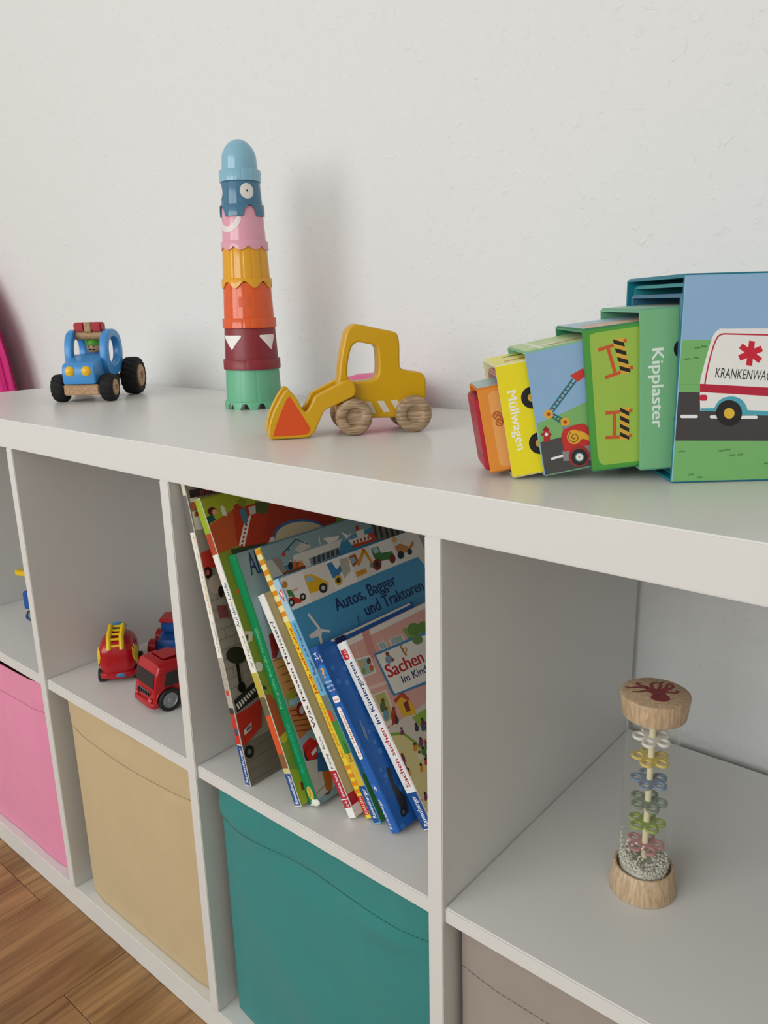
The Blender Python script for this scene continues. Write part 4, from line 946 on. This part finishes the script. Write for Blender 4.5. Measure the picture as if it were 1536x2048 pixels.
obj('seat_block', box(-.045, .014, -.021, .021, .030, .050), TB, tr, bevel=.002)
obj('seat_back', plate([rrect(-.014, 0, .014, .034, .010)], .008, .002, T(-.034, 0, .050) @ YZ), TB, tr)
obj('roof_bar', lathe([(.007, -.0225), (.007, .0225)], 20, M=T(.004, 0, .0985) @ Matrix.Rotation(PI/2, 4, 'X')), TW, tr)
lb = obj('light_bar', box(-.006, .014, -.0055, .0055, .104, .1185), TW, tr, bevel=.001)
for y in (-.0135, .0135): obj('red_lamp', box(-.006, .014, y-.0085, y+.0085, .1045, .1185), mat('lamp_red', '#a8161c', .35, .3), lb, bevel=.0022)
dv = obj('driver_body', lathe([(.012, .05), (.012, .068), (.009, .072), (.0001, .073)], 20, cap=False), mat('driver_blue', '#3a6fa8', .5), tr, loc=(-.004, 0, 0))
hd = obj('driver_head', ball((-.004, 0, .0800), .0105), mat('driver_skin', '#c7a07c', .6), tr)
obj('cap', lathe([(.0125, .0835), (.0128, .0845), (.0118, .089), (.0085, .0925), (.004, .0945), (.0001, .095)], 24, cap=False, M=T(-.004, 0, 0)), mat('cap_green', '#4a9a24', .45), hd)
bm = bmesh.new()
for y in (-.0038, .0038): ball((.0058, y, .0810), .0012, bm, 8)
ball((.0058, -.0028, .0768), (.0012, .0028, .0012), bm, 8); ball((.0058, .0028, .0768), (.0012, .0028, .0012), bm, 8)
obj('face_paint', bm, mat('face_black', '#20201e', .6), hd)
def tyre(r, w, lugs):
    n = 72; bm = bmesh.new(); prof = [(r*.56, -w*.46), (r*.72, -w*.5), (r*.88, -w*.48), (r*.97, -w*.36), (r, -w*.12), (r, w*.12), (r*.97, w*.36), (r*.88, w*.48), (r*.72, w*.5), (r*.56, w*.46)]
    rows = []
    for k, (rr, z) in enumerate(prof):
        row = []
        for i in range(n):
            a = 2*PI*i/n; s = 0
            if 2 <= k <= 7:
                g = math.sin(a*lugs+(.9 if z > 0 else -.9)*abs(z)/w*6); s = .035*r*(1 if g > 0 else -.6)
            q = rr+s; row.append(bm.verts.new((q*math.cos(a), z, q*math.sin(a))))
        rows.append(row)
    for a, b in zip(rows, rows[1:]):
        for i in range(n): bm.faces.new((a[i], a[(i+1) % n], b[(i+1) % n], b[i]))
    return bm
for x, yo, r, w, lg in ((.048, .0375, .0212, .020, 16), (-.049, .0440, .0305, .027, 18)):
    for s in (-1, 1):
        tw = obj('tyre', tyre(r*.97, w, lg), RUB, tr, loc=(x, s*yo, r), angle=30)
        hub = lathe([(r*.20, w*.40), (r*.22, w*.52), (r*.30, w*.56), (r*.55, w*.52), (r*.62, w*.44), (r*.62, -w*.44), (r*.2, -w*.44)], 32, M=Matrix.Rotation(-PI/2*s, 4, 'X'), cap=False)
        obj('hub', hub, TW, tw, angle=35)
        obj('axle_pin', lathe([(r*.19, 0), (r*.19, w*.46)], 16, M=Matrix.Rotation(-PI/2*s, 4, 'X')), mat('axle_steel', '#8a8378', .4), tw)
    obj('axle', lathe([(.0045, -yo+.002), (.0045, yo-.002)], 16, M=T(x, 0, r) @ Matrix.Rotation(PI/2, 4, 'X')), TW, tr)

# ------------------------------------------------------------------ bead rattle in the right compartment
ra = tag(empty('bead_rattle', (.8395, .1345, ZM)), 'wooden rain rattle with clear tube, coloured flowers and octopus print', 'rattle')
RW = wood('rattle_beech', '#b39674', '#d3b999', 420, (1, 1, .12), .5)
obj('base', lathe([(.0255, 0), (.0286, .0004), (.0290, .0018), (.0258, .0235), (.0248, .0245), (.0232, .0243), (.0226, .0225), (.0226, .016), (.0001, .016)], 64), RW, ra, angle=40)
cap = obj('top_cap', lathe([(.0222, .1700), (.0256, .1702), (.0262, .1712), (.0283, .1880), (.0279, .1895), (.0266, .1902), (.0001, .1902)], 64), RW, ra, angle=40)
def clear_mat():
    m = D.materials.new('clear_plastic'); m.use_nodes = True; nt = m.node_tree; nt.nodes.clear()
    o = nt.nodes.new('ShaderNodeOutputMaterial'); tb = nt.nodes.new('ShaderNodeBsdfTransparent'); tb.inputs[0].default_value = (.97, .975, .96, 1)
    gl = nt.nodes.new('ShaderNodeBsdfGlossy'); gl.inputs['Roughness'].default_value = .04; gl.inputs[0].default_value = (1, 1, 1, 1)
    lw = nt.nodes.new('ShaderNodeLayerWeight'); lw.inputs[0].default_value = .5; mx = nt.nodes.new('ShaderNodeMixShader')
    pw = nt.nodes.new('ShaderNodeMath'); pw.operation = 'POWER'; pw.inputs[1].default_value = 3.5; nt.links.new(lw.outputs['Facing'], pw.inputs[0])
    ma = nt.nodes.new('ShaderNodeMath'); ma.operation = 'MULTIPLY_ADD'; ma.inputs[1].default_value = .7; ma.inputs[2].default_value = .05; nt.links.new(pw.outputs[0], ma.inputs[0])
    nt.links.new(ma.outputs[0], mx.inputs[0]); nt.links.new(tb.outputs[0], mx.inputs[1]); nt.links.new(gl.outputs[0], mx.inputs[2]); nt.links.new(mx.outputs[0], o.inputs[0])
    return m
CLR = clear_mat()
obj('clear_tube', lathe([(.0218, .0165), (.0218, .1705)], 64, cap=False), CLR, ra, angle=60)
obj('rod', lathe([(.0028, .03), (.0028, .1705)], 20), mat('pale_dowel', '#e6ddb8', .55), ra)
def flower(z, col, rot, tx, ty):
    pts = []; hol = []
    for k in range(5):
        a = 2*PI*k/5+rot; cx, cy = .0105*math.cos(a), .0105*math.sin(a)
        hol.append(ell(cx, cy, .0034, None, 16)[::-1])
        for i in range(13):
            t = a+math.radians(-118+236*i/12); pts.append((cx+.0058*math.cos(t), cy+.0058*math.sin(t)))
    obj('flower', plate([pts]+hol, .0026, .0004, T(0, 0, z, tx, ty)), mat('flower_'+col.strip('#'), col, .5, .4, .02), ra, angle=50)
for z, c, r_, tx, ty in ((.1470, '#eceae4', 1.05, .03, .02), (.1275, '#dcc470', 1.0, -.02, .03), (.1062, '#8294ab', .98, 0, .02), (.0852, '#869384', .42, .03, 0), (.0645, '#9aab58', .5, -.03, -.02), (.0430, '#c08b8a', .45, .02, .0)): flower(z, c, r_, tx, ty)
bm = lathe([(.0205, .0165), (.0205, .0235), (.017, .0262), (.008, .0275), (.0001, .028)], 32, cap=False); rr = random.Random(5)  # solid pale core, added inside the heap so gaps between beads don't look dark
for k in range(1500):
    a = rr.uniform(0, 2*PI); q = math.sqrt(rr.uniform(.12, 1))*.0206; x, y = q*math.cos(a), q*math.sin(a)
    side = (x*-.62-y*.5)/.021                                   # heap climbs on the side away from the window
    zt = .027+.005*rr.random()+.012*max(0, side)**1.5
    z = .0175+(zt-.0175)*rr.random()**.6
    bmesh.ops.create_icosphere(bm, subdivisions=1, radius=.00115, matrix=Matrix.Translation((x, y, z)))
for k in range(60):
    a = math.radians(rr.uniform(170, 290)); q = .0206; z = .03+.028*rr.random()**2
    bmesh.ops.create_icosphere(bm, subdivisions=1, radius=.00115, matrix=Matrix.Translation((q*math.cos(a), q*math.sin(a), z)))
bead = mat('glass_beads', '#fbf8ea', .12, .8, .03, 300)
nt = bead.node_tree; tr_ = nt.nodes.new('ShaderNodeBsdfTransparent'); mx_s = nt.nodes.new('ShaderNodeMixShader'); mx_s.inputs[0].default_value = .5
nt.links.new(nt.nodes['Principled BSDF'].outputs[0], mx_s.inputs[1]); nt.links.new(tr_.outputs[0], mx_s.inputs[2]); nt.links.new(mx_s.outputs[0], nt.nodes['Material Output'].inputs[0])
be = obj('glass_beads', bm, bead, ra, angle=None); be['kind'] = 'stuff'
for p in be.data.polygons: p.use_smooth = True
oc = Face(ra, (0, 0, .1902), (math.cos(-.71+1.42), math.sin(.71), 0), (-math.sin(.71), math.cos(.71), 0), (0, 0, 1), 1, 1, (-1, -1, 1, 1))
KO = Crop(1180, 1330, .249)
oc.poly(catmull([(490, 250), (520, 225), (590, 225), (640, 260), (638, 285), (590, 297), (520, 285), (490, 268)], 3), '#8a3a3c', KO)
oc.poly(catmull([(470, 215), (500, 185), (540, 195), (590, 195), (610, 215), (590, 235), (520, 235)], 3), '#8a3a3c', KO)
def tent(pts, wd): 
    P_ = oc.m(pts, KO); n = len(P_)
    for i in range(n-1): oc.line([P_[i], P_[i+1]], wd*(1-.65*i/n), '#8a3a3c')
for q in ([(500, 210), (440, 182), (380, 178), (330, 182), (285, 176)], [(500, 215), (450, 205), (400, 215), (345, 215)], [(490, 200), (450, 172), (400, 165), (372, 155), (385, 145), (410, 150)], [(505, 195), (490, 160), (510, 145), (545, 140)], [(550, 200), (570, 170), (560, 152), (585, 140)], [(580, 205), (610, 185), (620, 165), (635, 153)], [(590, 210), (640, 195), (670, 178), (655, 155), (640, 150)], [(595, 218), (650, 222), (690, 226), (712, 216), (690, 208)]): tent(q, .0030)
oc.line([(520, 247), (545, 240), (575, 243)], .0005, '#5f2426', KO); oc.circ((540, 258), 4, '#5f2426', KO); oc.circ((570, 262), 4, '#5f2426', KO)
oc.build('octopus_print', label='dark red octopus print')

# ------------------------------------------------------------------ small toy vehicles in the compartments
RED = mat('red_plastic', '#ad0f1b', .2, .45, .03, 40, coat=.1); BLK = mat('black_plastic', '#17181a', .45); YEL = mat('yellow_plastic', '#e5bd16', .35); BLU = mat('blue_plastic', '#0f4f9a', .35)
def toy_wheel(parent, x, y, r, w, s, rim='#9aa0a4', hubm=True):
    t_ = obj('tyre', lathe([(r*.6, -w/2), (r*.92, -w/2), (r, -w*.38), (r, w*.38), (r*.92, w/2), (r*.68, w/2), (r*.62, w*.3), (.0001, w*.3)], 32, M=Matrix.Rotation(-PI/2*s, 4, 'X')), BLK, parent, loc=(x, y, r), angle=35)
    bm = lathe([(r*.62, w*.31), (r*.66, w*.46), (r*.60, w*.5), (r*.54, w*.36), (r*.25, w*.36), (r*.2, w*.48), (.0001, w*.5)], 32, M=Matrix.Rotation(-PI/2*s, 4, 'X'), cap=False)
    for k in range(10):
        a = 2*PI*k/10
        box(r*.2, r*.58, -.0007, .0007, w*.34, w*.45, bm, Matrix.Rotation(-PI/2*s, 4, 'X') @ Matrix.Rotation(a, 4, 'Z'))
    if hubm: obj('wheel_rim', bm, mat('rim_'+rim.strip('#'), rim, .35, metal=.3), t_, angle=40)
    return t_
def loft(secs, n=28, p=2.6, bm=None):
    """superellipse sections along x: (x, half width, z0, z1)"""
    bm = bm or bmesh.new(); rows = []
    for x, hw, z0, z1 in secs:
        cz, hz = (z0+z1)/2, (z1-z0)/2; row = []
        for i in range(n):
            a = 2*PI*i/n; c, s = math.cos(a), math.sin(a)
            row.append(bm.verts.new((x, hw*math.copysign(abs(c)**(2/p), c), cz+hz*math.copysign(abs(s)**(2/p), s))))
        rows.append(row)
    for a, b in zip(rows, rows[1:]):
        for i in range(n): bm.faces.new((a[i], a[(i+1) % n], b[(i+1) % n], b[i]))
    bm.faces.new(rows[0]); bm.faces.new(rows[-1])
    return bm
# fire car seen from behind (local +x = nose, away from camera)
fc = tag(empty('toy_fire_car', (.082, .083, ZM), (0, 0, math.radians(142))), 'rounded red toy fire car with a yellow ladder on its roof', 'toy car')
FCS = [(-.036, .012, .016, .040), (-.0345, .020, .010, .052), (-.030, .0245, .0075, .0595), (-.020, .0262, .007, .0645), (-.004, .0262, .007, .066), (.012, .0255, .007, .063), (.022, .0245, .007, .054), (.034, .0225, .007, .040), (.041, .017, .009, .034), (.043, .010, .013, .028)]
obj('body', loft(FCS, 32, 2.5), RED, fc, angle=60)
obj('bumper', loft([(-.0375, .018, .008, .017), (-.034, .024, .007, .018), (.0, .0275, .0065, .0165), (.036, .0235, .007, .017), (.0435, .014, .009, .016)], 28, 3.5), RED, fc, angle=60)
la_ = obj('ladder', tube([(-.0335, -.0085, .0500), (-.027, -.0085, .0665), (.004, -.0085, .0715)], .0036, 12), YEL, fc, angle=60)
obj('ladder_rail', tube([(-.0335, .0085, .0500), (-.027, .0085, .0665), (.004, .0085, .0715)], .0036, 12), YEL, la_, angle=60)
for t in np.linspace(.12, .95, 5):
    x, z = (-.0335+.0065*t/.4, .0500+.0165*t/.4) if t < .4 else (-.027+.031*(t-.4)/.6, .0665+.005*(t-.4)/.6)
    obj('rung', tube([(x, -.0085, z), (x, .0085, z)], .0020, 8), YEL, la_, angle=60)
obj('blue_beacon', ball((.012, 0, .0670), (.009, .012, .006)), mat('beacon_blue', '#2f86b0', .25), fc)
for s in (-1, 1):
    # flame patch on the side, a thin raised shape
    fl = [(-.033, .040), (-.030, .050), (-.027, .046), (-.024, .053), (-.021, .046), (-.017, .050), (-.016, .042), (-.011, .040), (-.015, .033), (-.020, .027), (-.023, .022), (-.027, .024), (-.032, .032)]
    me = plate([fl], .0025, .0005, XZ)
    bm = bmesh.new(); bm.from_mesh(me); bmesh.ops.triangulate(bm, faces=bm.faces); bmesh.ops.subdivide_edges(bm, edges=bm.edges, cuts=2, use_grid_fill=True); bm.to_mesh(me); bm.free()
    for v in me.vertices:
        X_ = [q[0] for q in FCS]; h_ = np.interp(v.co.x, X_, [q[1] for q in FCS]); a_ = np.interp(v.co.x, X_, [q[2] for q in FCS]); b_ = np.interp(v.co.x, X_, [q[3] for q in FCS])
        zz = abs((v.co.z-(a_+b_)/2)/((b_-a_)/2)); yy = h_*max(0, 1-zz**2.5)**(1/2.5)
        v.co.y = s*(yy+.0004-v.co.y*.4)
    obj('flame_decal', me, mat('flame_yellow', '#e8c417', .35), fc, angle=60)
obj('logo_plate', ball((-.0372, -.004, .0125), (.0012, .0068, .0034)), mat('logo_blue', '#3a78a8', .4), fc)
for x in (-.022, .024):
    for s in (-1, 1): toy_wheel(fc, x, s*.0235, .0095, .009, s, '#c9c9c4')
# truck cab (local -y = front)
tk = tag(empty('toy_truck', (.2060, .0780, ZM), (0, 0, math.radians(-96.4))), 'glossy red toy lorry with black windows and grey spoked wheels', 'toy truck')
bm = loft([(-.042, .022, .009, .052), (-.040, .0275, .006, .057), (-.012, .0285, .005, .064), (.012, .0285, .005, .066), (.023, .0285, .005, .0645), (.0285, .0275, .005, .054), (.033, .0268, .005, .030), (.0345, .0255, .006, .022), (.0345, .024, .007, .014)], 40, 7)
obj('cab', bm, RED, tk, angle=45)
obj('roof_hatch', box(-.014, .012, -.016, .016, .0645, .0675), RED, tk, bevel=.002)
obj('bumper', loft([(.030, .0275, .006, .0165), (.036, .0265, .0065, .0155), (.0385, .022, .008, .014)], 28, 5), RED, tk, angle=60)
WG = mat('dark_window', '#232326', .25)
def tilted(name, x0, z0, x1, z1, y0, y1, m):
    bm = bmesh.new(); d = .0012
    V = [bm.verts.new(p) for p in ((x0, y0, z0), (x0, y1, z0), (x1, y1*.96, z1), (x1, y0*.96, z1), (x0-d, y0, z0-d), (x0-d, y1, z0-d), (x1-d, y1*.96, z1-d), (x1-d, y0*.96, z1-d))]
    for f_ in ((0, 1, 2, 3), (4, 5, 6, 7), (0, 1, 5, 4), (1, 2, 6, 5), (2, 3, 7, 6), (3, 0, 4, 7)): bm.faces.new([V[i] for i in f_])
    return obj(name, bm, m, tk, angle=None)
tilted('windscreen', .0330, .0345, .0288, .0535, -.0235, .0235, WG)
gr = tilted('grille', .0351, .0215, .0340, .0285, -.0165, .0165, mat('grille_grey', '#6f6a68', .5))
for k in range(5): obj('grille_bar', box(.0345, .0362, -.0145+.0066*k, -.0115+.0066*k, .0222, .0272), BLK, gr)
for s in (-1, 1):
    obj('headlight', ball((.0365, s*.019, .0185), (.0022, .0042, .0024)), mat('lamp_pink', '#d85a60', .25), tk)
    f_ = [(-.001, .034), (.019, .034), (.0155, .0525), (.001, .0535), (-.001, .051)]
    me = plate([f_], .0012, .0003, XZ); me.transform(Matrix.Translation((0, s*.0285+.0006, 0))); obj('side_window', me, WG, tk, angle=None)
    for x in (.0145, -.028): toy_wheel(tk, x, s*.0275, .0158, .0105, s)
    obj('wheel_arch', tube([(.0145+.0178*math.cos(PI*k/16), s*.0284, .0158+.0178*math.sin(PI*k/16)) for k in range(17)], .0012, 8), RED, tk, angle=60)
# blue toy with red rollers at the back of the same compartment
rb = tag(empty('toy_buggy', (.0816, .173, ZM), (0, 0, math.radians(130))), 'blue toy vehicle with red wheels behind the red lorry', 'toy vehicle')
obj('body', loft([(-.034, .012, .012, .026), (-.032, .016, .010, .032), (-.010, .017, .009, .036), (.020, .017, .009, .036), (.030, .016, .010, .031), (.033, .012, .013, .026)], 28, 4), BLU, rb, angle=50)
obj('cabin', box(-.012, .016, -.0135, .0135, .035, .052), BLU, rb, bevel=.003)
obj('roof', box(-.015, .019, -.0155, .0155, .052, .058), RED, rb, bevel=.0025)
for x in (-.020, .020):
    for s_ in (-1, 1): obj('wheel', lathe([(.006, -.0065), (.0130, -.0065), (.0145, -.0050), (.0145, .0050), (.0130, .0065), (.006, .0065), (.0045, .004), (.0001, .004)], 32, M=T(x, s_*.0235, .0145) @ Matrix.Rotation(-PI/2*s_, 4, 'X')), RED, rb, angle=35)
# toy crane truck in the left compartment, mostly behind the divider
cr = tag(empty('toy_crane_truck', (-.198, .118, ZM), (0, 0, math.radians(12))), 'blue toy crane lorry with a yellow boom, mostly hidden by the divider', 'toy truck')
obj('chassis', box(-.028, .050, -.016, .016, .010, .020), BLU, cr, bevel=.002)
pl = [(-.034, .0), (-.034, .006), (-.028, .013), (-.026, .013), (-.026, .0)]
obj('plough', plate([[(-.0385, .003), (-.037, .001), (-.028, .001), (-.026, .006), (-.026, .016), (-.030, .0165), (-.037, .009)]], .036, .0008, Matrix.Translation((0, .018, 0)) @ XZ), BLU, cr, angle=40)
obj('cab', plate([[(-.0375, .019), (-.039, .023), (-.0395, .046), (-.037, .0505), (-.012, .0505), (-.010, .048), (-.010, .019)]], .034, .0016, Matrix.Translation((0, .017, 0)) @ XZ), BLU, cr, angle=40)
obj('turntable', lathe([(.013, .02), (.013, .030), (.010, .033), (.010, .060), (.0001, .061)], 24, M=T(.022, 0, 0), cap=False), YEL, cr, angle=40)
obj('boom', box(-.0670, .030, -.006, .006, -.0045, .0045, M=T(.0, 0, .0790, ry=math.radians(-2))), YEL, cr, bevel=.0012)
obj('boom_support', box(.017, .027, -.005, .005, .055, .077), YEL, cr, bevel=.001)
for x in (-.020, .034):
    for s in (-1, 1): toy_wheel(cr, x, s*.0165, .0105, .009, s)

# ------------------------------------------------------------------ pink fabric hanging beyond the shelf end
def tent_obj():
    bm = bmesh.new(); n = 128; rows = []
    prof = [(.300, .042, 0.0), (.290, .042, .15), (.278, .041, .35), (.262, .039, .55), (.246, .036, .72), (.226, .034, .80), (.198, .031, .87), (.160, .028, .93), (.12, .030, .98), (.06, .02, 1.015), (.012, .008, 1.03)]
    for r, ry, z in prof:
        row = []
        for i in range(n):
            a = 2*PI*i/n; q = 1+.06*math.sin(15*a+z*2)+.03*math.sin(31*a+1+3*z); row.append(bm.verts.new((r*(1+(q-1)*.4)*math.cos(a), ry*q*math.sin(a), z)))
        rows.append(row)
    for a, b in zip(rows, rows[1:]):
        for i in range(n): bm.faces.new((a[i], a[(i+1) % n], b[(i+1) % n], b[i]))
    return bm
tn = tag(empty('draped_fabric', (-.938, .338, 0)), 'bright pink draped fabric standing before the wall beyond the shelf end', 'fabric')
obj('fabric', tent_obj(), mat('pink_cloth', '#c81f74', .8, .2, .08, 12, .1, 600, sheen=.3), tn, angle=80)
obj('pole', lathe([(.010, 1.03), (.010, 1.08), (.0001, 1.082)], 16, cap=False), wood('tent_pole', '#b08a5f', '#c9a677', 40), tn)
